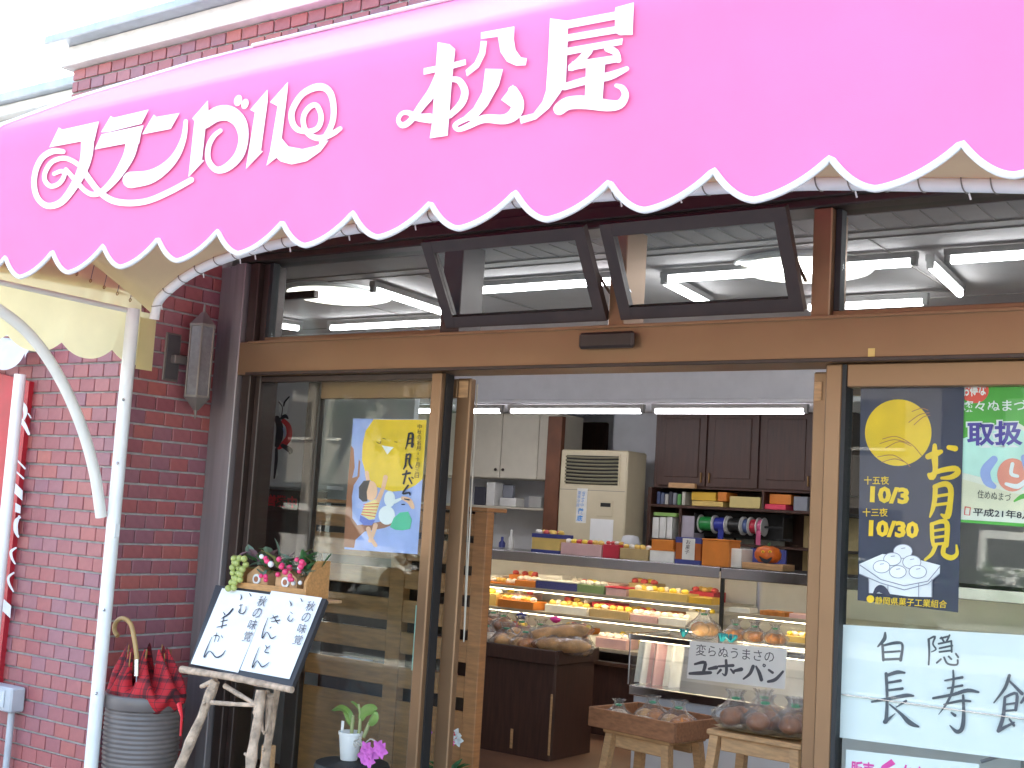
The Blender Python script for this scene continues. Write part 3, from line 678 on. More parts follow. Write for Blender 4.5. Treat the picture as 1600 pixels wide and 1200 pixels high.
# ---- poster in the left pane
PYL = .0115
t = thing('moon_dumpling_poster', 'blue poster of a child reaching to a yellow moon, in left pane', 'poster', onY(605, 866, PYL))
q = [(552, 654), (667, 655), (652, 866), (538, 858)]
sheet('sheet', q, PYL, PALEB, t)
P = Print((0, PYL, 0), FACE, .0006)
def mP(q): return (360+q[0]/3.529, 560+q[1]/3.529)
P.map = mP
moon = [(1083, 338), (1060, 665), (1020, 700), (960, 728), (890, 735), (810, 710), (750, 650), (725, 560), (728, 480), (745, 400), (790, 336)]
P.poly(moon).build('moon', YEL, t)
P.poly([(665, 480), (680, 500), (685, 600), (672, 660), (700, 650), (708, 555), (716, 570), (712, 650), (680, 700), (670, 760), (672, 880), (700, 920), (800, 905), (940, 880), (945, 895), (850, 935), (740, 955), (690, 1000), (682, 1045), (625, 1040), (640, 760)]).build('tree_drawing', BRN, t)
P.poly([(745, 800), (830, 765), (822, 800), (795, 885), (765, 890), (720, 860)]).build('striped_shirt_drawing', cm('straw_print', (.80, .62, .25)), t)
for k in range(5): P.stroke([(735-k*3, 805+k*14), (818-k*5, 800+k*18)], 4)
P.build('shirt_stripes', RED, t)
P.poly([(716, 865), (765, 890), (800, 890), (780, 920), (735, 920), (712, 895)]).build('shorts_drawing', BLUE, t)
P.stroke([(815, 780, 26), (840, 720, 22), (855, 655, 26)]).stroke([(760, 680, 20), (752, 630, 22)]).disc((775, 730), 36, 55).stroke([(760, 940, 26), (775, 990, 22), (800, 1030, 22)]).stroke([(800, 920, 26), (785, 970, 22), (770, 1005, 22)]).stroke([(735, 690, 8), (750, 700, 8)]).build('figure_drawing', SKIN, t)
P.poly([(770, 672), (735, 675), (708, 710), (708, 770), (730, 790), (755, 788), (752, 735), (762, 700)]).build('hair_drawing', INK, t)
P.disc((878, 775), 30, 45).disc((862, 865), 45, 52).stroke([(905, 790, 22), (950, 770, 10)]).build('rabbit_drawing', PAPER, t)
P.stroke([(950, 770, 20), (985, 785, 30), (1005, 820, 22)]).build('cake_drawing', SKIN, t)
P.poly([(880, 930), (900, 880), (935, 850), (980, 845), (1000, 890), (990, 940), (950, 948), (910, 945)]).build('foliage_drawing', cm('jade_print', (.06, .50, .28)), t)
P.poly([(835, 480), (900, 490), (865, 530)]).build('white_glint_drawing', PAPER, t)
P.stroke([(985, 415, 12), (975, 470, 10), (965, 500, 5)]).stroke([(985, 415, 10), (1005, 420, 14), (1000, 490, 12), (1010, 470, 6)]).stroke([(985, 445, 8), (1000, 442, 8)]).stroke([(980, 470, 8), (998, 466, 8)]).stroke([(972, 530, 12), (965, 585, 10)]).stroke([(970, 535, 10), (992, 530, 12), (985, 575, 10), (1000, 605, 10)]).stroke([(965, 555, 7), (985, 552, 7)]).stroke([(965, 590, 12), (955, 610, 8)]).stroke([(950, 640, 10), (990, 632, 12)]).stroke([(972, 620, 10), (955, 690, 10)]).stroke([(985, 660, 10), (1000, 690, 8)]).stroke([(1000, 655, 6), (1008, 662, 6)]).stroke([(980, 700, 10), (950, 745, 10), (985, 740, 10), (990, 755, 6)]).stroke([(960, 775, 6), (985, 780, 8)]).stroke([(945, 805, 6), (960, 805, 6)])
P.stroke([(805, 460), (825, 470), (830, 455)], 3).stroke([(840, 440), (855, 445)], 3).stroke([(905, 460), (920, 462)], 3)
P.map = lambda q: q
P.vtext('中秋の名月・十月三日', (656, 662), (651, 747), 6.5)
P.build('lettering', INK, t)
# ================================================================== INTERIOR
def tube_light(a, b, label, rad=.0165):
    a, b = Vector(a), Vector(b); t = thing('fluorescent_light', label, 'light', (a+b)/2+Vector((0, 0, .05)), 'fluorescent tubes on the shop ceiling')
    d = (b-a).normalized()
    MB().tube([a, b], rad, 10).build('tube', TUBE, t, smooth=60)
    m = MB().bar(a-d*.03+Vector((0, 0, .035)), b+d*.03+Vector((0, 0, .035)), .04, .03); m.build('batten', pm('grey_batten', (.30, .29, .28), .5), t)
    for p, s in ((a, -1), (b, 1)): MB().bar(p+d*s*.002+Vector((0, 0, .008)), p+d*s*.028+Vector((0, 0, .008)), .03, .04).build('lamp_holder', MATS['grey_batten'], t)
CZ = 2.735
tube_light((.66, 1.26, CZ), (1.62, 1.26, CZ), 'fluorescent tube seen through the left tilted sash')
tube_light((1.84, 1.29, CZ), (3.06, 1.29, CZ), 'long fluorescent tube behind the right tilted sash')
tube_light((3.24, 1.29, CZ), (4.4, 1.29, CZ), 'fluorescent tube running off the right edge of picture')
tube_light((1.78, 1.36, CZ), (1.70, 2.02, CZ), 'short slanting fluorescent tube behind the right tilted sash')
tube_light((3.12, 1.39, CZ), (3.06, 2.07, CZ), 'short slanting fluorescent tube in the right transom pane')
tube_light((2.2, 2.25, CZ), (2.82, 2.25, CZ), 'lower fluorescent tube in the right transom pane')
tube_light((.06, 1.07, CZ), (-.03, 1.85, CZ), 'slanting fluorescent tube in the left transom pane')
tube_light((-1.27, 2.13, CZ), (-.20, 2.13, CZ), 'lower fluorescent tube in the left transom pane')
tube_light((-1.6, 1.95, CZ), (-1.55, 2.08, CZ), 'tiny end of a fluorescent tube by the left jamb')
LAMPG = pm('lamp_glow', (.85, .84, .78), .5, emit=(1, .97, .86), estr=.55)
for (x, y), lb in (((-.45, 1.30), 'oval cream ceiling lamp in the left transom pane'), ((2.48, 1.46), 'oval cream ceiling lamp in the right transom pane')):
    t = thing('ceiling_lamp', lb, 'lamp', (x, y, 2.79), 'cream oval ceiling lamps')
    MB().lathe((x, y, 2.755), [(.02, -.012), (.16, -.008), (.27, .006), (.32, .026), (.325, .044)], 40).build('diffuser', LAMPG, t, smooth=60)
    MB().lathe((x, y, 2.755), [(.33, .02), (.34, .03), (.335, .044), (.32, .044)], 40).build('rim', WPOLE, t, smooth=60)
tag(bx('ceiling_track', -1.1, -.33, .98, 1.02, 2.70, 2.745, BRONZED), 'dark bar light track under the left oval lamp', 'light track')
LY = 3.60
for (x0, x1, y, lb) in ((600, 700, 638, 'counter tube seen through left glass pane'), (728, 781, 639, 'short counter tube beside the sliding door stile'), (800, 1001, 640, 'middle counter tube over the air conditioner'), (1025, 1256, 641, 'right counter tube over the dark wall cabinets')):
    a = onY(x0, y, LY); b = onY(x1, y, LY); tube_light((a.x, LY, 2.30), (b.x, LY, 2.30), lb)
WARMT = pm('warm_lamp_or_fill', (.9, .9, .8), emit=(1, .80, .50), estr=4.5)
# main display case -------------------------------------------------------
CY = 3.5
def zof(x, y, Y): return onY(x, y, Y).z
CT = zof(1000, 876, CY)
def showcase(x0, x1, label, edge, shelves, loc, lit=True):
    t = thing('display_case', label, 'display case', loc)
    bx('base', x0, x1, CY+.03, CY+.62, .012, .52, DWOOD, t, .005)
    bx('top', x0, x1, CY-.02, CY+.60, CT-.03, CT, CHROME if not edge else BLACKR, t, .004)
    bx('top_rail', x0, x1, CY-.035, CY-.021, CT-.075, CT-.002, CHROME, t, .004)
    MB().box(x0+.01, x1-.01, CY-.018, CY-.012, .53, CT-.032).build('front_glass', GLASSC, t)
    bx('bottom_rail', x0, x1, CY-.03, CY+.02, .50, .53, CHROME, t, .003)
    bx('back_panel', x0+.01, x1-.01, CY+.60, CY+.615, .53, CT-.035, WHITEW, t, 0)
    for i, z in enumerate(shelves):
        s = bx('shelf', x0+.015, x1-.015, CY+.04, CY+.58, z-.012, z, pm('shelf_metal', (.55, .53, .48), .4, metal=.3), t, .002)
        bx('shelf_edge', x0+.015, x1-.015, CY+.027, CY+.039, z-.022, z+.002, pm('shelf_edge', (.42, .36, .28), .5), s, .002)
    for x in ([x0+.012, x1-.012] if edge else [x0+.012]):
        bx('corner_post', x-.012, x+.012, CY-.034, CY-.010, .53, CT-.002, BLACKR if edge else CHROME, t, .003)
    if lit:
        for z in [CT-.032]+shelves[:-1]: MB().tube([(x0+.1, CY+.06, z-.022), (x1-.1, CY+.06, z-.022)], .006, 8).build('lamp_or_fill_strip', WARMT, t)
    return t
SH = [zof(930, 929, CY), zof(950, 968, CY), zof(958, 1016, CY)]
xsplit = onY(1128, 930, CY).x
showcase(-2.6, xsplit-.01, 'long glass display case of cakes along the back counter', False, SH, (-.6, CY+.3, 0))
showcase(xsplit, 3.4, 'black edged glass display case right of the long case', True, [SH[0]-.03, SH[1]-.02], (2.2, CY+.3, 0))
# goods in the cases: every box or cake tray is a thing
def goods(x0, x1, h, shelf, mat, label, top=None, cat='box', dep=.18, yo=.07, rim=None, n=9, Y=CY, z=None, lid=None):
    ym = 900
    a = onY(x0, 930, Y+yo).x; b = onY(x1, 930, Y+yo).x; z = SH[shelf]+.001 if z is None else z
    t = thing('sweets_box' if cat == 'box' else 'cake_tray', label, cat, ((a+b)/2, Y+yo+dep/2, z))
    body = MB()
    bx('box_body', a, b, Y+yo, Y+yo+dep, z, z+h, mat, t, .003)
    if rim: bx('box_rim', a-.002, b+.002, Y+yo-.002, Y+yo+dep+.002, z+h*.8, z+h+.002, rim, t, .001); bx('box_band', a-.002, b+.002, Y+yo-.002, Y+yo+dep+.002, z, z+h*.16, rim, t, .001)
    if lid: bx('lid', a-.004, b+.004, Y+yo-.004, Y+yo+dep+.004, z+h+.001, z+h+.012, lid, t, .003)
    if top:
        for k in range(n):
            c = (a+(b-a)*(.1+.8*((k % (n//2+1))/(n//2 or 1))), Y+yo+dep*(.3 if k <= n//2 else .7), z+h+.012)
            MB().ball(c, min(.026, (b-a)/n*.9), 7, 5, (1.1, 1.0, .8), .12).build('wrapped_sweet', random.choice(top), t, smooth=50)
    return t
SW = [cm('sweet_white', (.8, .75, .7), .3), cm('sweet_gold', (.75, .5, .12), .3), cm('sweet_choco', (.12, .04, .02), .3)]
SWY = [cm('sweet_yellow', (.85, .65, .08), .3), SW[0]]; SWR = [cm('sweet_red', (.6, .08, .08), .3), SW[0], SW[1], SWY[0]]
goods(752, 800, .015, 0, ORANGE, 'white iced cakes on tray at left of top shelf', SW[:2], 'cake tray', n=11)
goods(803, 835, .045, 0, ORANGE, 'small orange box on the top case shelf', SW[:1], n=5)
goods(836, 900, .055, 0, DBLUE, 'dark blue gift box on the top case shelf', lid=CARDW, dep=.2)
goods(901, 943, .055, 0, cm('sage_card', (.20, .30, .13)), 'sage green box with yellow sweets on the top shelf', SWY, n=7)
goods(946, 978, .05, 0, PINKC, 'pink and red box near middle of the top shelf', lid=REDC)
goods(982, 1074, .055, 0, YCARD, 'long pale yellow box on the top case shelf', SWY, n=9)
goods(1076, 1112, .045, 0, cm('gold_card', (.70, .42, .04), .4), 'gold box at right end of the top shelf')
goods(748, 776, .09, 1, YCARD, 'yellow wrapped bundle at left of middle shelf', SWY, n=5)
goods(778, 834, .06, 1, ORANGE, 'bright orange open box on the middle shelf', SW[:2], n=7, yo=.03)
goods(852, 918, .055, 1, CARDW, 'cream open box with pale sweets on middle shelf', SW[:2], n=7)
goods(922, 984, .06, 1, TAN, 'tan open box with mixed sweets on middle shelf', SWR, n=9)
goods(986, 1028, .05, 1, PINKC, 'pale pink cake packs on the middle shelf', SW[:1], n=5)
goods(1030, 1074, .05, 1, CARDW, 'white cake packs at right of the middle shelf', SW[:1], n=5)
goods(934, 982, .07, 2, PINKC, 'pink cakes on the lowest lit shelf', SW[:1], n=7)
zc = SH[0]-.029
for x0, x1, m, lb in ((1140, 1172, CARDW, 'small white card box in the black edged case'), (1188, 1228, BREAD, 'flat golden pastry in the black edged case'), (1234, 1262, PINKC, 'pink pastry at right in the black edged case')):
    goods(x0, x1, .03, 0, m, lb, z=zc, dep=.14)
zc = SH[1]-.019
goods(1228, 1262, .04, 0, YCARD, 'row of yellow buns in the black edged case', SWY, z=zc, n=7)
backs = ['cream', 'orange', 'white', 'yellow', 'pink', 'tan', 'brown', 'red']
bm_ = [CARDW, ORANGE, PAPER, YCARD, PINKC, TAN, BRN, REDC]
for si, (xs, nm) in enumerate((((764, 812, 858, 906, 948, 1000, 1052, 1096), 'top'), ((770, 806, 846, 896, 944, 1000, 1050, 1092), 'middle'), ((760, 800, 850, 900, 940, 985, 1040, 1080), 'lowest'))):
    for i, x in enumerate(xs):
        j = (i+3*si) % 8
        goods(x-19, x+19, .05+.02*((i*7+si) % 3), si, bm_[j], backs[j]+' sweets box in the back row of the '+nm+' shelf', SWR if i % 2 else None, yo=.30, dep=.2, n=5)
# boxes on top of the case
def topbox(x0, y0, x1, y1, mat, label, **k):
    h = (y1-y0)*8.3/F_PX
    return goods(x0, x1, h, 0, mat, label, z=CT+.001, yo=k.pop('yo', .05), **k)
topbox(826, 838, 870, 870, YCARD, 'yellow box with navy bands on the counter', rim=DBLUE, top=SWR, n=7)
topbox(872, 852, 936, 872, PINKC, 'pink tray of wrapped sweets on the counter', top=SWR, n=13)
topbox(938, 850, 963, 872, REDC, 'red box of wrapped sweets on the counter', top=SWR, n=7)
topbox(965, 858, 1009, 876, TAN, 'tan box heaped with wrapped sweets on the counter', top=SWR, n=9)
topbox(1012, 864, 1050, 882, CARDW, 'white box under an orange lid on the counter', lid=ORANGE)
t = topbox(1052, 840, 1092, 882, cm('rust_card', (.42, .11, .02)), 'rust brown gift box with navy bands on the counter', rim=DBLUE)
a = onY(1066, 855, CY+.04); tag(bx('card_note', a.x, a.x+.095, CY+.040, CY+.0435, CT+.03, CT+.175, CARDW), 'white handwritten note card on the rust brown box', 'card')
P = Print((0, CY+.04, 0), FACE, .001); P.vtext('お菓子', (1076, 843), (1073, 866), 7).build('lettering', INK, bpy.data.objects['card_note'])
topbox(1094, 848, 1136, 866+22, ORANGE, 'stack of two bright orange boxes on the counter', yo=.02, lid=ORANGE)
topbox(1139, 858, 1156, 888, CARDW, 'narrow white box beside the orange stack', yo=.06)
o1 = topbox(1014, 842, 1048, 858, ORANGE, 'orange box stacked on the white box'); o1.location.z += .085
# pumpkin
pz = CT+.045; pc = onY(1198, 868, CY+.12)
t = thing('tray_box', 'shallow pale wooden box under the pumpkin', 'box', (pc.x, CY+.15, CT))
bx('box_body', pc.x-.14, pc.x+.15, CY+.04, CY+.24, CT+.001, CT+.043, WOODL, t, .003)
t = thing('pumpkin', 'small orange jack-o-lantern pumpkin with grinning face', 'pumpkin', (pc.x, CY+.14, pz))
PUMP = cm('pumpkin_skin', (.60, .13, .015), .4)
MB().lathe((pc.x, CY+.14, pz), [(.02, .002), (.06, .006), (.085, .035), (.088, .065), (.07, .1), (.03, .113), (.008, .104)], 40, lambda a, z: .05*abs(math.cos(a*5))-.02).build('pumpkin_body', PUMP, t, smooth=60)
MB().tube([(pc.x, CY+.14, pz+.10), (pc.x+.01, CY+.14, pz+.135)], [.01, .007], 6).build('stem', GREENL, t)
P = Print((0, CY+.052, 0), FACE, .004)
P.disc((1192, 862), 2.6, 2.0).disc((1203, 862), 2.6, 2.0).build('eye', YEL, t)
P.stroke([(1187, 870, 2), (1192, 875, 5), (1199, 877, 6), (1205, 872, 3)]).disc((1192, 862.5), 1.1).disc((1203, 862.5), 1.1).build('mouth', INK, t)
# back of the shop -------------------------------------------------------
BY = 4.75
cz0 = zof(1140, 766, BY)
xA = onY(1022, 700, BY).x
t = thing('wall_cabinet', 'dark brown wall cabinet with three panelled doors', 'cabinet', (xA+.6, BY+.2, cz0))
xe = onY(1330, 700, BY).x
bx('carcass', xA, xe, BY+.02, BY+.45, cz0, 2.42, CABW, t, .003)
edges = [1028, 1104, 1186, 1272, 1352]
for i in range(4):
    a = onY(edges[i], 710, BY).x+.006; b = onY(edges[i+1], 710, BY).x-.006
    if b > xe: b = xe-.01
    d = bx('cabinet_door', a, b, BY, BY+.018, cz0+.02, 2.40, CABW, t, .003)
    bx('door_panel', a+.06, b-.06, BY-.008, BY-.001, cz0+.09, 2.36, CABW, d, .006)
    bx('door_handle', (b-.035 if i % 2 == 0 else a+.025), (b-.025 if i % 2 == 0 else a+.035), BY-.02, BY-.002, cz0+.05, cz0+.13, pm('brass', (.35, .2, .08), .4), d, .003)
t = thing('wall_shelf', 'dark brown shelf unit with compartments under the wall cabinet', 'shelf', (xA+.6, BY+.2, 1.2))
zs = zof(1140, 793, BY)
bx('shelf_board', xA, xe, BY-.01, BY+.4, zs-.022, zs, CABW, t, .003)
bx('shelf_back', xA, xe, BY+.41, BY+.43, 1.0, cz0, CABW, t, 0)
bx('shelf_side', xA-.03, xA, BY-.01, BY+.42, .8, cz0, CABW, t, .003)
xd = onY(1060, 820, BY).x; bx('divider', xd, xd+.02, BY, BY+.4, 1.0, zs-.023, CABW, t, .002)
xd = onY(1190, 780, BY).x; bx('divider', xd, xd+.02, BY, BY+.4, zs+.001, cz0-.001, CABW, t, .002)
def sh(x0, x1, y0, mat, label, name='box', cat='box', zb=None, dep=.2, yo=.02):
    zb = zs+.001 if zb is None else zb
    a = onY(x0, 780, BY+yo).x; b = onY(x1, 780, BY+yo).x; zt = onY((x0+x1)/2, y0, BY+yo).z
    return tag(bx(name, a, b, BY+yo, BY+yo+dep, zb, max(zt, zb+.02), mat, None, .004), label, cat)
BOOKC = [cm('book_%d' % i, c) for i, c in enumerate([(.06, .08, .18), (.10, .12, .20), (.45, .44, .42), (.05, .05, .07), (.25, .26, .30), (.12, .35, .10), (.5, .48, .42)])]
bnames = ['dark blue book at left of the shelf', 'blue grey book second on the shelf', 'pale grey book on the shelf', 'black book on the shelf', 'slate book on the shelf', 'green spined book at end of the row', 'cream book leaning at end of the row']
x = 1026
for i in range(7):
    sh(x, x+5.2, 768+(i % 3)*2, BOOKC[i], bnames[i], 'book', 'book'); x += 6.3 if i < 4 else 7
sh(1081, 1130, 783, YCARD, 'long gold box lying on the shelf'); z2 = zof(1105, 783, BY+.02)+.003
sh(1080, 1118, 769, cm('gold_card', (.7, .42, .04)), 'gold box stacked on the long gold box', zb=z2)
sh(1121, 1135, 769, ORANGE, 'small orange box beside the stacked gold boxes', zb=z2)
sh(1140, 1188, 776, cm('straw_card', (.62, .50, .20)), 'straw yellow box on the shelf')
sh(1194, 1228, 788, cm('pink_red_card', (.75, .06, .12)), 'pinkish red flat box on the shelf'); z3 = zof(1210, 788, BY+.02)+.003
sh(1202, 1236, 772, ORANGE, 'orange box on top of the flat pinkish red box', zb=z3, yo=.06)
sh(1240, 1262, 776, BOOKC[4], 'grey box at right end of the shelf')
tag(bx('plank_box', onY(1047, 760, BY-.03).x, onY(1088, 760, BY-.03).x, BY-.06, BY-.0205, cz0+.0, cz0+.04, WOODL, None, .003), 'pale wooden strip box fixed under the cabinet door', 'box')
zl = zof(1040, 842, BY)
bx('lower_board', xA, xe, BY+.0, BY+.4, zl-.02, zl, CABW, t, .003)
for i, (a, b, m) in enumerate(((1021, 1031, 'left'), (1032.5, 1042, 'middle'), (1043.5, 1052, 'right'))):
    sh(a, b, 808, CARDW, m+' white ring binder under the shelf', 'binder', 'binder', zl+.001)
zb9 = zof(1036, 807, BY+.02)+.003
sh(1022, 1058, 801, cm('lime_card', (.30, .50, .14)), 'lime green flat box lying on the binders', zb=zb9)
sh(1066, 1086, 806, cm('lilac_card', (.42, .38, .45)), 'lilac grey box right of the binders', zb=zl+.001)
# ribbon reels
zr = zof(1150, 821, BY+.1)
rx0 = onY(1090, 820, BY+.1).x; rx1 = onY(1230, 820, BY+.1).x
t = thing('ribbon_rack', 'black ribbon rack hanging under the shelf', 'rack', (rx0+.3, BY+.2, zr-.11))
bx('rack_back', rx0, rx1, BY+.2, BY+.215, zr-.1, zr+.1, BLACKR, t, .002); MB().tube([(rx0, BY+.1, zr), (rx1, BY+.1, zr)], .008, 8).build('rack_rod', BLACKR, t)
for sx in (rx0, rx1-.008): bx('rack_end', sx, sx+.008, BY+.03, BY+.199, zr-.08, zr+.08, BLACKR, t, .002)
for x0, x1, c, lb in ((1096, 1116, (.02, .22, .05), 'green ribbon reel on the rack'), (1119, 1136, (.03, .04, .30), 'blue ribbon reel on the rack'), (1141, 1160, (.02, .02, .02), 'black ribbon reel on the rack'), (1164, 1172, (.08, .12, .28), 'slate blue ribbon reel on the rack'), (1175, 1185, (.5, .03, .06), 'red ribbon reel on the rack'), (1187, 1194, (.6, .12, .25), 'pink ribbon reel on the rack')):
    a = onY(x0, 820, BY+.1).x; b = onY(x1, 820, BY+.1).x; t = thing('ribbon_reel', lb, 'ribbon', ((a+b)/2, BY+.1, zr))
    for n, xa, xb, rr, mm in (('reel_core', a, b, .055, cm('ribbon_%s' % lb.split()[0], c, .35)), ('reel_flange', a-.005, a-.001, .072, CARDW), ('reel_flange', b+.001, b+.005, .072, CARDW)):
        MB().tube([(xa, BY+.1, zr), (xb, BY+.1, zr)], rr, 20).build(n, mm, t, smooth=50)
    if 'pink' in lb: bx('ribbon_tail', a, b, BY+.04, BY+.042, zr-.33, zr-.03, MATS['ribbon_pink'], t, 0)
    if 'blue ribbon' == lb[:11]: bx('ribbon_tail', (a+b)/2, b, BY+.04, BY+.042, zr-.17, zr-.03, MATS['ribbon_blue'], t, 0)
for x0, y0, x1, y1, lb in ((1118, 838, 1146, 868, 'white receipt sheet pinned under the ribbon rack'), (1150, 836, 1178, 872, 'second white sheet pinned under the ribbon rack'), (1186, 836, 1226, 862, 'wide white sheet pinned behind the pumpkin')):
    X0, X1, Z0, Z1 = prect(x0, y0, x1, y1, BY+.38); tag(bx('paper_sheet', X0, X1, BY+.38, BY+.383, Z0, Z1, CARDW, None, 0), lb, 'paper')
bx('side_board', onY(1232, 820, BY).x, xe, BY+.3, BY+.32, 1.0, zs-.03, TAN, bpy.data.objects['wall_shelf'], .002)
X0, X1, Z0, Z1 = prect(1172, 858, 1228, 884, BY-.2); tag(bx('photo_frame', X0, X1, BY-.2, BY-.18, Z0-.05, Z1, DBLUE, None, .003), 'dark blue folder standing behind the pumpkin', 'folder')
# work counter behind the case, so nothing floats
t = thing('work_counter', 'pale work counter behind the display case', 'counter', (0, BY-.1, 0)); ctz = zof(1200, 884, BY-.2)-.05
bx('counter_body', -2.4, xe, BY-.3, BY+.43, .012, ctz-.03, WHITEW, t, .004); bx('counter_top', -2.4, xe, BY-.32, BY+.43, ctz-.029, ctz-.001, CREAMC, t, .004)
# cream cabinets, left back
cy = 4.75; X0, X1, Z0, Z1 = prect(730, 640, 871, 748, cy)
t = thing('wall_cabinet', 'cream wall cabinet with plain doors at back left', 'cabinet', ((X0+X1)/2, cy+.2, Z0))
bx('carcass', X0-.8, X1, cy+.02, cy+.4, Z0, 2.40, CREAMC, t, .003)
es = [X0-.78, X0-.3, onY(783, 700, cy).x, onY(841, 700, cy).x, X1]
for i in range(4):
    d = bx('cabinet_door', es[i]+.004, es[i+1]-.004, cy, cy+.018, Z0+.004, 2.395, CREAMC, t, .003)
    kx = es[i+1]-.04 if i % 2 == 1 else es[i]+.04
    MB().ball((kx, cy-.012, Z0+.075), .014).build('door_knob', BRONZED, d, smooth=60)
X0, X1, Z0, Z1 = prect(735, 792, 868, 800, cy)
t = thing('wall_shelf', 'cream shelf below the cream cabinet', 'shelf', ((X0+X1)/2, cy+.2, Z0)); bx('shelf_board', X0-.8, X1, cy, cy+.35, Z1-.02, Z1, CREAMC, t, .003); bx('shelf_back', X0-.8, X1, cy+.36, cy+.38, .9, prect(730, 640, 871, 748, cy)[2], WHITEW, t, 0)
for x0, y0, x1, m, lb, nm, ct in ((740, 760, 757, BOOKC[3], 'dark file box on the cream shelf', 'file_box', 'box'), (759, 753, 772, CARDW, 'white upright folder on the cream shelf', 'folder', 'folder'), (774, 756, 790, BOOKC[4], 'grey upright folder on the cream shelf', 'folder', 'folder'), (780, 778, 806, CARDW, 'white packet with red print on the cream shelf', 'packet', 'packet'), (826, 776, 846, BOOKC[2], 'grey carton on the cream shelf', 'carton', 'box'), (850, 762, 863, CHROME, 'shiny metal tin on the cream shelf', 'tin', 'tin')):
    a = onY(x0, 780, cy+.06).x; b = onY(x1, 780, cy+.06).x; zt = onY((x0+x1)/2, y0, cy+.06).z; tag(bx(nm, a, b, cy+.06+(.1 if x0 == 774 else 0), cy+.2, Z1+.001, max(zt, Z1+.03), m, None, .006), lb, ct)
X0, X1, Z0, Z1 = prect(858, 645, 880, 830, 4.66)
tag(bx('wooden_post', X0, X1, 4.6, 4.66, .012, 2.36, pm('post_wood', (.16, .06, .03), .6, var=.2), None, .004), 'dark wooden post left of the air conditioner', 'post')
X0, X1, Z0, Z1 = prect(880, 645, 945, 705, 6.1)
tag(bx('dark_doorway_sheet', X0, X1, 6.12, 6.18, .02, 2.45, DWOOD, None, .01), 'dark sheet standing for the unlit doorway behind the air conditioner', 'doorway')  # darkness of the open doorway put into a dark sheet, no curtain
struct(bx('wall_partition', onY(950, 700, 5.1).x, onY(1022, 700, 5.1).x, 5.18, 5.26, .012, 2.79, WHITEW, None, 0))
# small counter things at left
for x0, y0, x1, y1, m, lb, nm, ct in ((776, 816, 783, 842, DBLUE, 'small blue bottle on the back counter', 'bottle', 'bottle'), (789, 806, 797, 846, CARDW, 'slim white bottle on the back counter', 'bottle', 'bottle')):
    p = onY((x0+x1)/2, y1, BY-.25); hh = (y1-y0)*9/F_PX
    tag(MB().lathe((p.x, BY-.2, ctz), [(.026, 0), (.028, .01), (.028, hh*.6), (.012, hh*.75), (.012, hh), (.004, hh+.004)], 16).build(nm, m, None, smooth=50), lb, ct)
# air conditioner
ay = 4.55; X0, X1, Z0, Z1 = prect(873, 704, 978, 840, ay); Z1 = zof(925, 703, ay)
t = thing('air_conditioner', 'beige floor-standing air conditioner with louvre grille', 'air conditioner', ((X0+X1)/2, ay+.15, 0))
ACM = pm('beige_plastic', (.62, .54, .38), .5, var=.04); W = X1-X0
bx('housing', X0, X1, ay+.0, ay+.32, .012, Z1, ACM, t, .012)
ga, gb, gc, gd = prect(885, 712, 967, 757, ay)
g = bx('grille', ga, gb, ay-.006, ay+.0, gc, gd, BLACKR, t, .002)
for k in range(8):
    z = gc+(gd-gc)*(k+.5)/8; n = 10
    MB().tube([(ga+(gb-ga)*i/n, ay-.014, z+.006*((i/n-.5)**2*4-.5)) for i in range(n+1)], .009, 6).build('louvre', pm('louvre_olive', (.22, .20, .13), .5), g)
for xx in (ga-.012, gb+.0): bx('grille_frame', xx, xx+.012, ay-.012, ay-.0005, gc-.012, gd+.012, ACM, g, .002)
a, b, c, d = prect(934, 782, 958, 807, ay); o = bx('control_panel', a, b, ay-.008, ay-.0005, c, d, ACM, t, .003); bx('display', a+.03, b-.02, ay-.0105, ay-.0085, c+(d-c)*.6, d-.02, BLACKR, o, 0)
bx('panel_seam', X0+.01, X1-.01, ay-.001, ay+.001, gc-.05, gc-.046, CORD, t, 0)
a, b, c, d = prect(901, 763, 917, 817, ay); st = tag(bx('notice_strip', a, b, ay-.004, ay-.0015, c, d, CARDW, None, 0), 'narrow white notice with blue characters on the air conditioner', 'notice')
P = Print((0, ay-.004, 0), FACE, .001); P.vtext('夏季冷房', (906, 767), (902.5, 792), 5).vtext('省エネ中', (912.5, 767), (909, 792), 5).vtext('徹底', (908, 793), (905, 815), 9, .03).build('lettering', cm('sky_blue_print', (.08, .30, .70)), st)
a, b, c, d = prect(922, 811, 958, 850, ay); tag(bx('paper_sheet', a, b, ay-.004, ay-.0015, c, d, PAPER, None, 0), 'white paper sheet stuck low on the air conditioner', 'paper')
tag(MB().lathe((onY(980, 830, ay-.1).x+.05, ay-.13, ctz), [(.05, 0), (.07, .02), (.075, .15), (.06, .2), (.02, .21)], 16, lambda a, z: .06*math.sin(5*a)).build('cloth_bundle', WHITEW, None, smooth=60), 'grey cloth bundle beside the air conditioner', 'cloth')
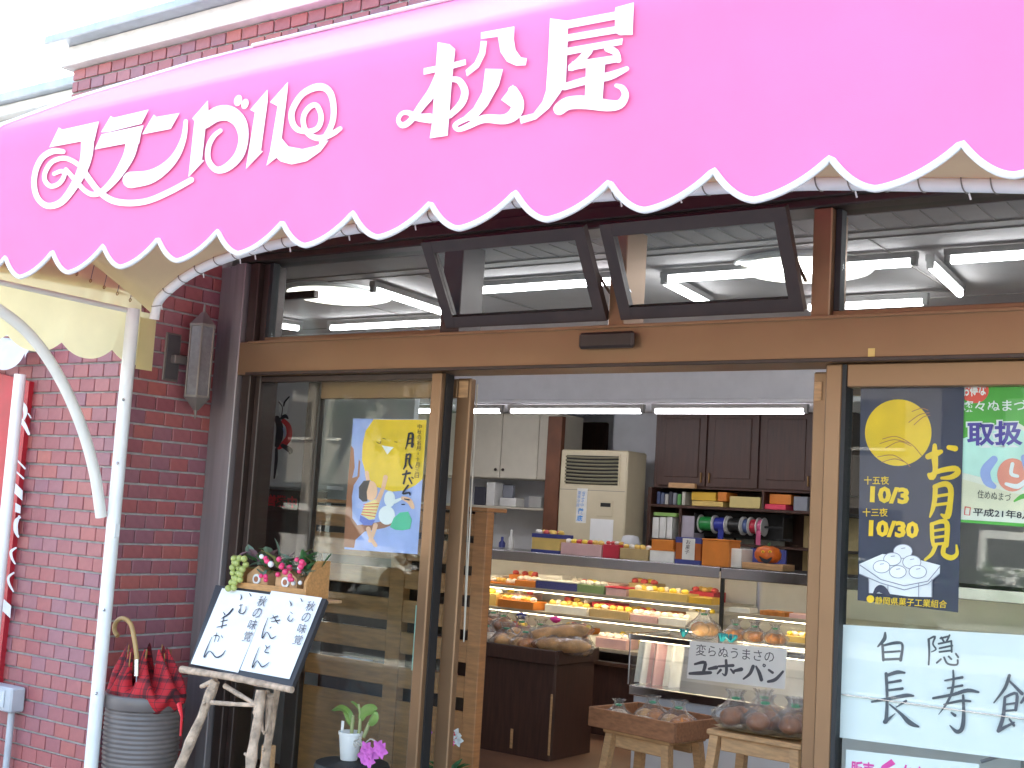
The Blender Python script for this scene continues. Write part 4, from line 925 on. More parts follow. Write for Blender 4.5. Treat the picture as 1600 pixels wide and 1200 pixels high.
# ---- things behind the left pane ----------------------------------------
RY = .45
t = thing('slatted_rack', 'orange wooden rack of leaflets with slatted boards behind left pane', 'rack', onY(620, 1200, RY))
rx0 = onY(478, 900, RY).x; rxm = onY(606, 960, RY).x; rxm1 = onY(628, 960, RY).x; rx1 = onY(737, 900, RY).x; rx2 = onY(757, 900, RY).x
rz1 = zof(620, 792, RY)
bx('post', rxm, rxm1, RY-.005, RY+.05, .012, rz1, WOOD, t, .003); bx('post', rx1, rx2, RY-.005, RY+.05, .012, rz1, WOOD, t, .003); bx('post', rx0-.05, rx0, RY-.005, RY+.05, .012, rz1, WOOD, t, .003)
for i, (ya, yb) in enumerate(((792, 824), (834, 868), (882, 911), (928, 962), (977, 1010), (1030, 1062))):
    za, zb = zof(550, ya, RY), zof(550, yb, RY)
    for a, b in ((rx0+.001, rxm-.001), (rxm1+.001, rx1-.001)): bx('slat', a, b, RY, RY+.016, zb, za, WOOD, t, .003)
for a, b in ((rx0+.001, rxm-.001), (rxm1+.001, rx1-.001)): bx('lower_panel', a, b, RY, RY+.016, .05, zof(550, 1082, RY), WOOD, t, .003)
bx('back_panel', rx0, rx1, RY+.145, RY+.15, .05, rz1, DWOOD, t, 0)
bx('top_board', rx0-.05, rx2, RY-.008, RY+.15, rz1+.001, rz1+.02, WOOD, t, .003)
for ya in (868, 911, 962, 1010, 1062): z = zof(550, ya, RY); bx('rack_shelf', rx0+.001, rx1-.001, RY+.018, RY+.14, z+.002, z+.012, WOOD, t, 0)
lc = [CARDW, cm('leaf_blue', (.30, .40, .62)), BOOKC[3], cm('leaf_mag', (.4, .12, .12)), BOOKC[2], YCARD]
ln = ['white', 'pale blue', 'dark', 'maroon', 'grey', 'yellow']
for i, (x, y, wd, c, wh) in enumerate(((517, 1010, 38, 0, 'under the fourth slat'), (560, 1010, 30, 4, 'beside the white ones under fourth slat'), (520, 1066, 44, 1, 'under the fifth slat'), (568, 1066, 26, 2, 'right end under the fifth slat'), (520, 962, 70, 2, 'under the third slat'), (660, 962, 40, 3, 'right bay under the third slat'), (660, 1010, 40, 0, 'right bay under the fourth slat'), (528, 830, 18, 5, 'under the top slat'), (655, 1066, 44, 3, 'right bay under the fifth slat'), (515, 872, 50, 4, 'under the second slat'), (660, 872, 44, 4, 'right bay under the second slat'))):
    a = onY(x, y, RY+.05).x; b = onY(x+wd, y, RY+.05).x; zb = onY(x, y+8, RY).z
    zb = min((zof(550, q_, RY)+.013 for q_ in (824, 868, 911, 962, 1010, 1062)), key=lambda v: abs(v-zb))
    tag(bx('leaflet_stack', a, b, RY+.04, RY+.13, zb, zb+.075, lc[c], None, .002), ln[c]+' leaflets in the rack '+wh, 'leaflets')
tall = onY(645, 1060, RY-.03); tag(bx('magazine', tall.x-.02, tall.x+.07, RY-.02, RY-.006, zof(640, 1046, RY), zof(650, 945, RY), MINT, None, .001), 'tall pale green magazine clipped to front of the rack', 'magazine')
# white cabinet with the ornament, left of the rack
wy = .95; X0, X1, Z0, Z1 = prect(398, 590, 520, 1240, wy)
t = thing('white_partition', 'white partition behind the stained glass ornament at far left', 'partition', ((X0+X1)/2, wy+.1, 0))
bx('panel', X0-.6, X1+.4, wy+.12, wy+.16, .012, 2.5, WHITEW, t, .002); X0, X1, Z0, Z1 = prect(418, 745, 475, 756, wy); bx('ledge', X0-.2, X1+.2, wy-.02, wy+.119, Z0-.02, Z0, WHITEW, t, .002)
X0, X1, Z0, Z1 = prect(412, 765, 470, 860, wy+.02); bx('dark_niche', X0-.2, X1+.1, wy+.105, wy+.118, Z0-.2, Z1, DWOOD, t, 0)
t = thing('stained_glass_ornament', 'black white and red stained glass ornament seen behind left pane', 'ornament', onY(430, 750, wy))
P = Print((0, wy, 0), FACE, .0, lambda q: (mP(q)[0]+9, mP(q)[1]))
P.poly([(238, 228), (262, 250), (268, 240), (292, 212), (288, 262), (280, 300), (250, 320), (236, 290)]).poly([(205, 640), (225, 610), (232, 640), (215, 668)]).poly([(300, 400), (312, 420), (305, 470), (285, 480)]).build('white_glass', PAPER, t)
P.stroke([(262, 345, 26), (288, 375, 30), (292, 430, 34), (265, 470, 34), (235, 490, 26)]).build('red_glass', RED, t)
P.stroke([(235, 240, 5), (255, 270, 5), (250, 318, 6)]).stroke([(292, 212, 8), (268, 240, 10), (262, 262, 8)]).stroke([(225, 330, 30), (240, 380, 40), (236, 440, 40), (225, 480, 26)]).stroke([(255, 480, 22), (295, 505, 30), (300, 520, 20)]).stroke([(222, 500, 16), (220, 570, 18), (210, 660, 10)]).stroke([(250, 330, 16), (270, 318, 22), (285, 330, 10)]).build('lead_line', INK, t)
P.stroke([(262, 385, 10), (270, 430, 8)]).build('blue_glass', PALEB, t)
o = t.children[0]
a = onY(444, 783, wy); X0, X1, Z0, Z1 = prect(414, 772, 468, 792, wy+.1)
tt = thing('red_letter_sign', 'dark sign with blurred red letters under the ornament', 'sign', a)
bx('board', X0, X1, wy+.085, wy+.1, Z0-.03, Z1+.01, DWOOD, tt, .002); P = Print((0, wy+.085, 0), FACE, .002); P.text('営業中', (416, 772), (464, 776), (416, 790), .04).build('lettering', RED, tt)
# pull chain
xx = [onY(746-i*2.6, 600+i*49, .16) for i in range(9)]; yy = [onY(738-i*1.6, 600+i*49, .16) for i in range(9)]
lo = (xx[-1]+yy[-1])/2-Vector((0, 0, .03))
tag(MB().tube(xx+[lo]+yy[::-1], .0035, 6).build('ball_chain', pm('pale_chain', (.55, .5, .42), .4, metal=.3), None), 'long loop of ball chain hanging beside the sliding door', 'chain')

# ---- bread bin ----------------------------------------------------------
bz = .685; bx0, bx1, by0, by1 = -.60, .575, 2.40, 2.92
t = thing('bread_bin', 'dark walnut bin heaped with bagged bread inside the doorway', 'bin', (0, 2.65, 0))
bx('front_panel', bx0, bx1-.021, by0+.02, by0+.04, .012, bz-.09, DWOOD, t, .003); bx('side_panel', bx1-.04, bx1-.02, by0+.041, by1-.02, .012, bz-.09, DWOOD, t, .003)
bx('back_panel', bx0, bx1-.041, by1-.04, by1-.02, .012, bz-.09, DWOOD, t, .003); bx('side_panel', bx0-.02, bx0-.001, by0+.02, by1-.02, .012, bz-.09, DWOOD, t, .003)
bx('rim', bx0-.03, bx1, by0, by0+.025, bz-.089, bz, DWOOD, t, .004); bx('rim', bx1-.025, bx1, by0+.026, by1, bz-.089, bz, DWOOD, t, .004); bx('rim', bx0-.03, bx1-.026, by1-.025, by1, bz-.089, bz, DWOOD, t, .004)
bx('bin_floor', bx0, bx1-.041, by0+.041, by1-.041, bz-.1, bz-.09, DWOOD, t, 0)
bx('worn_edge', bx1-.034, bx1-.0185, by0+.018, by0+.0195, .05, .42, WOODL, t, 0); bx('wear_mark', bx1-.32, bx1-.30, by0+.018, by0+.0195, .05, .17, WOODL, t, 0)
bx('price_tag', onY(752, 1005, 2.4).x-.05, onY(758, 1005, 2.4).x, by0-.003, by0-.0005, bz-.075, bz-.02, MINT, t, 0)
# ---- bagged bread -------------------------------------------------------
def bag_mesh(rx, ry, rz, neck=True, seed=0):
    m = MB(); n, k = 36, 16; vs = []
    for i in range(k+1):
        tt_ = i/k
        for j in range(n):
            a = 2*math.pi*j/n
            if tt_ < .72: z = rz*2*tt_*.95; r = math.sin(math.pi*(.12+.80*tt_/.72))**.6
            else:
                q = (tt_-.72)/.28; z = rz*(1.37+q*.85); r = (.42*(1-q)**1.5+.10+.35*max(0, q-.45)**1.3*2)
            wv = noise.noise(Vector((math.cos(a)*2.2+seed, math.sin(a)*2.2, z/rz*2.5)))*.22+((.10+.30*max(0, tt_-.5))*math.sin(9*a+seed+3*tt_)+.06*math.sin(17*a-seed) if tt_ > .4 else .05*math.sin(9*a+z*60))
            if not neck and tt_ > .72: r = .5*(1-(tt_-.72)/.28)+.02; z = rz*(1.37+(tt_-.72)*.6)
            vs.append((rx*r*(1+wv)*math.cos(a), ry*r*(1+wv)*math.sin(a), z))
    fs = [(i*n+j, i*n+(j+1) % n, (i+1)*n+(j+1) % n, (i+1)*n+j) for i in range(k) for j in range(n)]
    fs.append(tuple(reversed(range(n)))); m.add(vs, fs); return m
BREADS = [BREAD, pm('pale_crust', (.62, .33, .11), .6, var=.4, scale=14, bump=.2), pm('dark_crust', (.30, .11, .04), .55, var=.45, scale=14, bump=.2), pm('sugar_crust', (.70, .55, .40), .7, var=.25, scale=20, bump=.3)]
TIE = cm('green_tie', (.03, .30, .14), .4)
def bread_bag(x, y, z, r, label, group, n=2, kind=0, neck=True, rot=0., tall=1.):
    t = thing('bagged_bread', label, 'bread', (x, y, z), group); s = random.random()*50
    for i in range(n):
        a = 2*math.pi*i/n+.6; d = r*.38 if n > 1 else 0
        b = MB().ball((0, 0, 0), r*(.52 if n > 1 else .74), 14, 10, (1, 1, .78))
        b.v = [tuple(Vector(v)*(1+.10*noise.noise(Vector(v)*18+Vector((s+i, 0, 0))))) for v in b.v]
        o = b.build('bread_roll', BREADS[kind if i % 2 == 0 or kind == 2 else (0 if kind else 1)], t, smooth=80); o.location = (x+d*math.cos(a), y+d*math.sin(a), z+r*.42*tall)
    bg_ = bag_mesh(r*1.0, r*1.0, r*.62*tall, neck, s); o = bg_.build('plastic_bag', BAG, t, smooth=80); o.location = (x, y, z)
    if neck:
        h = r*.62*tall; tie = MB().tube([(r*.15*math.cos(a), r*.15*math.sin(a), h*1.72) for a in [2*math.pi*j/10 for j in range(11)]], .006, 6).build('twist_tie', TIE, o)
    t.rotation_euler.z = rot
    return t
def loaf_bag(c, L, r, ang, tilt, label, group, kind=1):
    t = thing('bagged_loaf', label, 'bread', c, group); d = Vector((math.cos(ang)*math.cos(tilt), math.sin(ang)*math.cos(tilt), math.sin(tilt))); C = Vector(c)
    def lump(rr, ln, jit, n, seed):
        m = MB(); pts = []; rad = []
        for i in range(n+1):
            q = i/n*2-1; pts.append(C+d*(q*ln/2)); rad.append(rr*max(.05, (1-abs(q)**3.2))**.5*(1+jit*noise.noise(Vector((q*4, seed, 1)))))
        return m.tube(pts, rad, 14)
    lump(r*.82, L*.86, .12, 12, 3).build('loaf', BREADS[kind], t, smooth=80)
    b = lump(r, L, .35, 22, random.random()*9); b.v = [tuple(Vector(v)+Vector((noise.noise(Vector(v)*30), noise.noise(Vector(v)*30+Vector((5, 0, 0))), noise.noise(Vector(v)*30+Vector((9, 0, 0)))))*.008) for v in b.v]
    b.build('plastic_bag', BAG, t, smooth=80); return t
G = 'bagged bread heaped in the dark bin'
zb = bz-.09
for px, r, yy, lb, n, k, zz in ((746, .11, 2.62, 'bagged bread at far left of the dark bin', 2, 0, .08), (760, .105, 2.52, 'clear bag of rolls at front left of the dark bin', 3, 3, .05), (786, .085, 2.75, 'tied bag standing up at back of the dark bin', 1, 2, .13), (792, .105, 2.53, 'clear bag of pale rolls in middle of the bin front', 3, 1, .05), (815, .11, 2.70, 'bag of yellow buns in middle of the bin', 3, 1, .08), (822, .10, 2.51, 'bag of small rolls beside the slanted loaf', 3, 0, .05), (845, .10, 2.8, 'bag of brown rolls at back of the bin', 2, 0, .08), (770, .10, 2.80, 'tall tied bag at back left of the bin', 2, 3, .12), (905, .09, 2.74, 'bag of rolls under the end of the slanted loaf', 2, 1, .03)):
    p = onY(px, 975, yy); bread_bag(p.x, yy, zb+zz, r, lb, G, n, k, True, random.uniform(-1, 1), 1.15)
c_ = onY(872, 985, 2.62); loaf_bag((c_.x, 2.62, bz+.085), .48, .062, .3, .20, 'long bagged loaf lying slanted across top of the bin', G, 1)
c_ = onY(880, 1003, 2.50); loaf_bag((c_.x, 2.50, bz+.03), .44, .055, .12, .05, 'long bagged loaf along right front rim of the bin', G, 1)
c_ = onY(915, 985, 2.80); loaf_bag((c_.x-.06, 2.80, bz+.04), .34, .06, -.6, .02, 'short bagged loaf at the back right corner of the bin', G, 0)
for px, py, cl, lb in ((815, 962, DBLUE, 'small dark trinket pack on the bread'), (868, 968, MAG, 'small magenta ribbon bow above the bread')):
    p = onY(px, py, 2.86); o = MB().ball(p, .028, 8, 6, (1.4, 1, .8), .2).build('ribbon_bow', cl, None, smooth=60); tag(o, lb, 'bow')

# ---- small glass counter with the hand-written sign ---------------------
gy = 2.42; gx0 = onY(985, 1010, gy).x; gx1 = 3.3; gt = zof(1000, 992, gy); gb = zof(1000, 1072, gy)
t = thing('glass_counter', 'low chrome edged glass counter with handwritten sign in front', 'display case', (gx0+.6, gy+.25, 0))
bx('base', gx0+.02, gx1, gy+.03, gy+.5, .012, gb-.06, WHITEW, t, .004); bx('base_rail', gx0, gx1, gy, gy+.52, gb-.059, gb, CHROME, t, .006)
bx('top_glass', gx0, gx1, gy, gy+.5, gt-.008, gt, GLASSC, t, 0); bx('top_rail', gx0, gx1, gy-.012, gy-.001, gt-.03, gt+.002, CHROME, t, .004); bx('top_rail', gx0-.012, gx0-.001, gy-.012, gy+.5, gt-.03, gt+.002, CHROME, t, .004)
MB().box(gx0+.006, gx1, gy+.001, gy+.006, gb+.001, gt-.031).build('front_glass', GLASSC, t); MB().box(gx0+.001, gx0+.006, gy+.007, gy+.5, gb+.001, gt-.031).build('side_glass', GLASSC, t)
bx('corner_post', gx0-.006, gx0+.004, gy-.006, gy, gb+.001, gt-.031, CHROME, t, .002); bx('inner_back', gx0+.01, gx1, gy+.49, gy+.5, gb, gt-.01, WHITEW, t, 0)
MB().tube([(gx0+.05, gy+.03, gt-.03), (gx1-.1, gy+.03, gt-.03)], .006, 8).build('lamp_or_fill_strip', WARMT, t)  # glowing strip added to brighten the counter, no lamp known here
bx('glass_shelf', gx0+.01, gx1, gy+.1, gy+.48, (gt+gb)/2, (gt+gb)/2+.006, GLASSC, t, 0)
for i, (px, cl, lb) in enumerate(((1003, CARDW, 'white lacy packets at left in the glass counter'), (1022, PINKC, 'pink packets second in the glass counter'), (1048, CARDW, 'white packets third in the glass counter'))):
    a = onY(px, 1040, gy+.12).x
    for kk in range(1):
        m = MB(); m.grid(lambda u, v: (a-.05+.11*u, gy+.12+.03*math.sin(u*9)+.05*v, gb+.002+(gt-gb-.05)*v), 14, 4); o = m.build('sweets_packet', cl, None, smooth=60); tag(o, lb, 'packet')
t2 = thing('handwritten_sign', 'white handwritten paper sign taped to front of the glass counter', 'sign', onY(1150, 1075, gy-.014))
sy = gy-.016; q = [onY(x, y, sy) for x, y in ((1078, 1001), (1230, 1014), (1226, 1077), (1073, 1060))]; MB().prism(q, (0, .001, 0)).build('sheet', PAPER, t2)
P = Print((0, sy, 0), FACE, .0008)
P.text('変らぬうまさの', (1088, 1006), (1210, 1017), (1087, 1024), .0).build('lettering', GI, t2)
def mD(q): return (720+q[0]/2.857, 820+q[1]/2.857)
P.map = mD
P.stroke([(1045, 622, 10), (1090, 615, 16), (1082, 660, 14)]).stroke([(1022, 664, 12), (1070, 662, 18), (1115, 660, 14)]).stroke([(1108, 643, 12), (1140, 637, 18)]).stroke([(1150, 632, 10), (1215, 628, 14)]).stroke([(1184, 605, 12), (1186, 650, 14), (1180, 672, 10), (1168, 664, 5)]).stroke([(1160, 648, 12), (1146, 664, 8)]).stroke([(1205, 645, 8), (1218, 660, 12)]).stroke([(1222, 652, 12), (1252, 645, 18)]).stroke([(1305, 632, 16), (1290, 665, 14), (1262, 688, 8)]).stroke([(1318, 632, 8), (1332, 660, 16), (1342, 692, 16)]).stroke([(1352, 622, 5), (1360, 627, 5), (1355, 634, 5), (1349, 628, 5), (1352, 622, 5)]).stroke([(1375, 648, 10), (1392, 660, 12)]).stroke([(1372, 700, 12), (1405, 690, 16), (1438, 655, 10)])
P.build('lettering', GI, t2)
for px, py, lb in ((1068, 985, 'teal ribbon bow at left on the glass counter'), (1128, 988, 'teal ribbon bow at middle on the glass counter'), (1143, 980, 'second teal ribbon bow beside the middle one')):
    p = onY(px, py, gy+.1); t = thing('ribbon_bow', lb, 'bow', (p.x, gy+.1, gt), 'teal bows on the glass counter')
    for k in range(7):
        a = random.uniform(0, 6.28); MB().tube([(p.x+.004*math.cos(a), gy+.1, gt+.012)]+[(p.x+.035*math.cos(a)*math.sin(q), gy+.1+.03*math.sin(a)*math.sin(q), gt+.014+.035*math.sin(q*.7)) for q in (.6, 1.2, 1.8, 2.4)], .007, 5).build('loop', cm('teal_ribbon', (.01, .22, .28), .3), t)
G = 'bagged bread on the glass counter'
p = onY(1098, 960, gy+.18); bread_bag(p.x, gy+.2, gt+.001, .10, 'tall bag of golden rolls on left end of glass counter', G, 3, 1, True, 0, 1.35)
for px, lb in ((1150, 'bag of small buns on counter, nearest the black post'), (1180, 'bag of small buns on counter, second from black post'), (1212, 'bag of small buns on counter, third from black post')):
    p = onY(px, 960, gy+.3); bread_bag(p.x, gy+.3, gt+.001, .075, lb, G, 3, 0, True, random.random(), 1.2)
# ---- stools, tray and bags -----------------------------------------------
def stool(cx, cy, zt, wx, wy_, label, rz=0.):
    t = thing('wooden_stool', label, 'stool', (cx, cy, 0), 'pale wooden stools'); h = zt
    bx('seat', cx-wx/2, cx+wx/2, cy-wy_/2, cy+wy_/2, zt-.025, zt, WOODL, t, .006)
    for sx in (-1, 1):
        for sy_ in (-1, 1): MB().bar((cx+sx*(wx/2+.015), cy+sy_*(wy_/2+.01), .012), (cx+sx*(wx/2-.035), cy+sy_*(wy_/2-.03), zt-.026), .042, .042, up=(0, 1, 0)).build('leg', WOODL, t)
    for sy_ in (-1, 1): bx('apron', cx-wx/2+.06, cx+wx/2-.06, cy+sy_*(wy_/2-.04)-.01, cy+sy_*(wy_/2-.04)+.01, zt-.09, zt-.026, WOODL, t, .003)
    t.rotation_euler.z = rz; return t
ky = 1.42
c0 = onY(1010, 1112, ky); stz = zof(1000, 1148, ky-.15)
stool(c0.x+.05, ky, stz, .42, .30, 'pale wooden stool under the bread crate', math.radians(-10))
t = thing('wooden_crate', 'brown wooden crate of bagged rolls on a stool', 'crate', (c0.x+.05, ky, stz)); cx_ = c0.x+.05
TW = pm('crate_wood', (.30, .13, .06), .6, var=.25, scale=6, stretch=(4, 12, 12), bump=.15)
bx('crate_floor', cx_-.26, cx_+.26, ky-.18, ky+.18, stz+.001, stz+.012, TW, t, .002)
for a in (('crate_side', cx_-.27, cx_+.27, ky-.195, ky-.181), ('crate_side', cx_-.27, cx_+.27, ky+.181, ky+.195), ('crate_end', cx_-.27, cx_-.256, ky-.18, ky+.18), ('crate_end', cx_+.256, cx_+.27, ky-.18, ky+.18)): bx(a[0], a[1], a[2], a[3], a[4], stz+.001, stz+.095, TW, t, .003)
t.rotation_euler.z = math.radians(-10)
G = 'bagged rolls in the wooden crate'
for dx, dy, r, lb, n, k, tl in ((-.17, -.07, .075, 'small tied bag with frilly top at left of the crate', 1, 3, 1.25), (-.06, .08, .09, 'brown rolls in a bag at back of the crate', 3, 0, 1.2), (-.03, -.08, .08, 'creamy rolls in a bag at middle of the crate', 2, 3, .9), (.14, -.02, .10, 'glossy golden rolls in a bag at right of crate', 3, 0, 1.15)):
    bread_bag(cx_+dx, ky+dy, stz+.013, r, lb, G, n, k, lb[0] != 'c', random.random(), tl)
ky2 = 1.15; c1 = onY(1185, 1160, ky2); st2 = zof(1185, 1152, ky2-.15)
stool(c1.x+.05, ky2, st2, .46, .32, 'pale wooden stool under the paper tray of bread', math.radians(-4))
t = thing('paper_tray', 'pale cardboard tray on the right stool', 'tray', (c1.x, ky2, st2)); MB().grid(lambda u, v: (c1.x-.17+.44*u, ky2-.15+.3*v, st2+.002+.012*((2*v-1)**4+(2*u-1)**4)), 10, 8).build('tray_sheet', TAN, t)
G = 'bagged brown bread on the right stool'
for dx, dy, r, lb, k in ((-.09, -.06, .10, 'bag of dark glazed bread at left on the right stool', 2), (.06, -.08, .10, 'bag of dark glazed bread in middle of the right stool', 2), (.19, -.05, .10, 'bag of dark bread at right end of the right stool', 2), (-.02, .09, .10, 'clear bag standing behind others on the right stool', 0), (.13, .09, .09, 'second clear bag at back of the right stool', 1)):
    bread_bag(c1.x+dx, ky2+dy, st2+.012, r, lb, G, 2, k, True, random.random(), 1.2)
# ================================================================== OUTSIDE THINGS
# easel of branches
pBL = onY(300, 1034, -.72); pBR = onY(456, 1074, -.80); pTL = onY(346, 918, -.46)
en = (pBR-pBL).cross(pTL-pBL).normalized()
if en.y > 0: en = -en
def eb(x, y, off=0.): return on_plane(x, y, pBL+en*off, en)
t = thing('easel', 'rustic easel of bare branches holding a black board', 'easel', (pBL.x+.3, -.6, 0))
q = [eb(337, 914), eb(510, 936), eb(454, 1077), eb(297, 1036)]
MB().prism(q, -en*.018).build('board', pm('black_board', (.02, .02, .024), .5), t)
def branch(name, pts, r0, r1, parent, knots=True, n=9):
    P_ = [Vector(p) for p in pts]; out = []; rad = []; m = 16
    for i in range(m+1):
        k = i/m*(len(P_)-1); j = min(int(k), len(P_)-2); p = P_[j].lerp(P_[j+1], k-j)
        p = p+Vector((noise.noise(p*9), noise.noise(p*9+Vector((7, 0, 0))), 0))*.006
        out.append(p); rad.append((r0+(r1-r0)*i/m)*(1+.22*noise.noise(p*22))*(1.25 if (knots and i % 4 == 1) else 1))
    o = MB().tube(out, rad, n).build(name, BARK, parent, smooth=50)
    if knots:
        for i in (2, 5, 8, 11, 14):
            if i < m: a = random.uniform(0, 6.28); MB().tube([out[i], out[i]+Vector((math.cos(a), math.sin(a), .5))*.03], [.010, .005], 6).build('twig_stub', BARK, o, smooth=50)
    return o
lo_ = .028
branch('ledge_branch', [eb(284, 1046, .02), eb(360, 1058, .025), eb(455, 1078, .02)], .0145, .0125, t, False)
lA = eb(338, 1064, -.01); lB = eb(408, 1078, -.01)
gA = onZ(222, 1345, 0); gB = onZ(385, 1395, 0)
gA = Vector((lA.x-.14, lA.y-.12, 0)); gB = Vector((lB.x-.02, lB.y-.10, 0))
gA = onY(208, 1330, lA.y-.1); gA.z = 0; gB = onY(372, 1300, lB.y-.1); gB.z = 0
branch('leg', [lA, lA.lerp(gA, .5)+Vector((.008, 0, 0)), gA], .0175, .020, t); branch('leg', [lB, lB.lerp(gB, .5), gB], .0175, .020, t)
back = onY(418, 1210, -.42); back.z = .012; branch('leg', [lB+Vector((.02, .03, -.02)), back], .013, .015, t)
branch('side_twig', [lA, lA+Vector((-.075, -.01, -.03))], .014, .009, t, False)
branch('cross_branch', [eb(330, 1098, -.02), eb(400, 1102, -.03)], .009, .008, t, False); branch('cross_branch', [eb(352, 1072, -.03), eb(398, 1100, -.03)], .010, .009, t, False)
MB().tube([eb(412, 1080, -.03)+Vector((.02*math.sin(a), .02, -.08+.08*math.cos(a))) for a in [2*math.pi*j/12 for j in range(13)]], .006, 6).build('rope_loop', BARK, t)
bx('leg_block', back.x-.03, back.x+.02, back.y-.02, back.y+.02, .0, zof(412, 1162, -.42), WOODL, t, .004)
mid = (eb(337, 914)+eb(510, 936))/2
bx('top_ledge', mid.x-.26, mid.x+.27, mid.y+.005, mid.y+.16, mid.z-.028, mid.z-.016, WOODL, t, .003)
branch('back_strut', [Vector((mid.x+.05, mid.y+.10, mid.z-.03)), back.lerp(Vector((mid.x, mid.y, mid.z)), .35)], .014, .014, t, False)
for quad, lb in (([(347, 919), (422, 929), (372, 1051), (298, 1037)], 'left white paper with brushed writing on the easel board'), ([(424, 923), (503, 934), (452, 1061), (375, 1047)], 'right white paper with brushed writing on the easel board')):
    o = MB().prism([eb(x, y, .003) for x, y in quad], -en*.0008).build('paper_sheet', PAPER, None); tag(o, lb, 'paper')
pl, pr = [o for o in COL.objects if o.name.startswith('paper_sheet') and 'easel' in o.get('label', '')]
def mE(q): return (280+q[0]/4, 900+q[1]/4)
P = Print(pBL, en, .0055, mE)
P.stroke([(275, 225, 3.6), (285, 240, 8.6)]).stroke([(335, 205, 10.1), (305, 240, 10.1), (265, 265, 4.3)]).stroke([(260, 285, 4.3), (300, 275, 6.5)]).stroke([(235, 320, 4.3), (295, 305, 6.5)]).stroke([(280, 250, 5.0), (265, 325, 5.8)]).stroke([(215, 375, 3.6), (230, 370, 6.5), (250, 380, 5.0), (240, 410, 3.6)]).stroke([(235, 355, 4.3), (218, 412, 3.6)]).stroke([(262, 370, 2.9), (270, 385, 5.0)]).stroke([(205, 380, 2.9), (165, 470, 6.5), (155, 510, 6.5), (185, 470, 4.3), (205, 480, 6.5), (230, 508, 8.6), (265, 495, 7.2), (288, 465, 3.6)])
P.stroke([(385, 115, 2.9), (388, 135, 7.2), (380, 150, 2.9)]).stroke([(440, 108, 4.3), (448, 124, 7.2)]).stroke([(380, 205, 3.6), (372, 225, 6.5), (395, 235, 6.5), (415, 215, 5.0), (418, 190, 3.6)]).stroke([(375, 185, 3.6), (395, 180, 4.3)]).stroke([(385, 175, 3.6), (380, 225, 3.6)])
P.build('lettering', INK, pl)
P.map = lambda q: q
P.vtext('秋の味覚', (413, 930), (383, 1003), 13).build('small_lettering', MATS['grey_ink'], pl); P.map = mE
P.stroke([(570, 265, 4.3), (615, 250, 7.2)]).stroke([(575, 285, 4.3), (628, 275, 7.2)]).stroke([(585, 245, 4.3), (615, 295, 6.5)]).stroke([(575, 318, 4.3), (568, 325, 7.2)]).stroke([(555, 260, 2.9), (525, 340, 6.5), (518, 390, 7.2), (545, 350, 4.3), (560, 365, 5.8), (575, 390, 7.2), (605, 375, 3.6)]).stroke([(540, 432, 3.6), (548, 450, 7.2)]).stroke([(568, 435, 3.6), (545, 455, 5.0), (535, 475, 6.5), (560, 480, 5.0)]).stroke([(500, 445, 2.9), (470, 520, 6.5), (455, 575, 7.2), (485, 530, 4.3), (500, 545, 6.5), (520, 568, 7.9), (562, 540, 3.6)])
P.stroke([(690, 155, 2.9), (700, 178, 8.6), (695, 188, 2.9)]).stroke([(760, 140, 4.3), (768, 158, 7.2)]).stroke([(690, 245, 3.6), (678, 270, 6.5), (695, 283, 5.8), (712, 265, 4.3)]).stroke([(695, 225, 3.6), (708, 235, 4.3)])
P.build('lettering', INK, pr)
P.map = lambda q: q
P.vtext('秋の味覚', (488, 938), (462, 1008), 13).build('small_lettering', MATS['grey_ink'], pr)
# flower box on the easel ledge
fz = mid.z-.015
L_ = onY(374, 905, mid.y+.06); R_ = onY(492, 915, mid.y+.06); fx0, fx1 = L_.x+.02, R_.x-.01; fy0, fy1 = mid.y+.03, mid.y+.14
FB = pm('box_pine', (.48, .24, .085), .55, var=.2, scale=8, stretch=(3, 12, 12))
t = thing('flower_box', 'small pine trough with two little birdhouses on top of the easel', 'planter', ((fx0+fx1)/2, (fy0+fy1)/2, fz))
bx('trough_floor', fx0, fx1, fy0, fy1, fz+.001, fz+.012, FB, t, .002); bx('trough_front', fx0, fx1-.013, fy0-.010, fy0-.001, fz+.001, fz+.04, FB, t, .002); bx('trough_back', fx0, fx1-.013, fy1+.001, fy1+.01, fz+.001, fz+.09, FB, t, .002)
pr_ = [(fx1-.012, fy0-.012, fz+.001), (fx1-.012, fy1+.012, fz+.001), (fx1-.012, fy1+.012, fz+.155), (fx1-.012, fy0+.05, fz+.155), (fx1-.012, fy0-.012, fz+.07)]
MB().prism(pr_, (.014, 0, 0)).build('trough_end', FB, t); MB().prism([(v[0]-(fx1-fx0)+.012, v[1], v[2]-.0 if v[2] < fz+.1 else fz+.10) for v in pr_], (-.010, 0, 0)).build('trough_end', FB, t)
HB = pm('birdhouse_wood', (.50, .28, .13), .6, var=.25, scale=14)
for i, u in enumerate((.27, .68)):
    hx = fx0+(fx1-fx0)*u; w_ = .062; h_ = .075
    m = MB().prism([(hx-w_, fy0+.008, fz+.013), (hx+w_, fy0+.008, fz+.013), (hx+w_, fy0+.008, fz+h_), (hx, fy0+.008, fz+h_+.04), (hx-w_, fy0+.008, fz+h_)], (0, .05, 0)).build('birdhouse', HB, t)
    MB().tube([(hx, fy0+.008, fz+.058), (hx, fy0+.001, fz+.058)], .022, 16).build('hole_ring', CARDW, m); MB().tube([(hx, fy0+.002, fz+.058), (hx, fy0-.001, fz+.058)], .012, 14).build('hole', BRN, m)
t2 = thing('artificial_grapes', 'bunch of pale green grapes hanging over left end of the pine trough', 'grapes', (fx0, fy0, fz))
GR = pm('grape_green', (.38, .42, .12), .35, var=.15)
gp = onY(378, 893, fy0-.02)
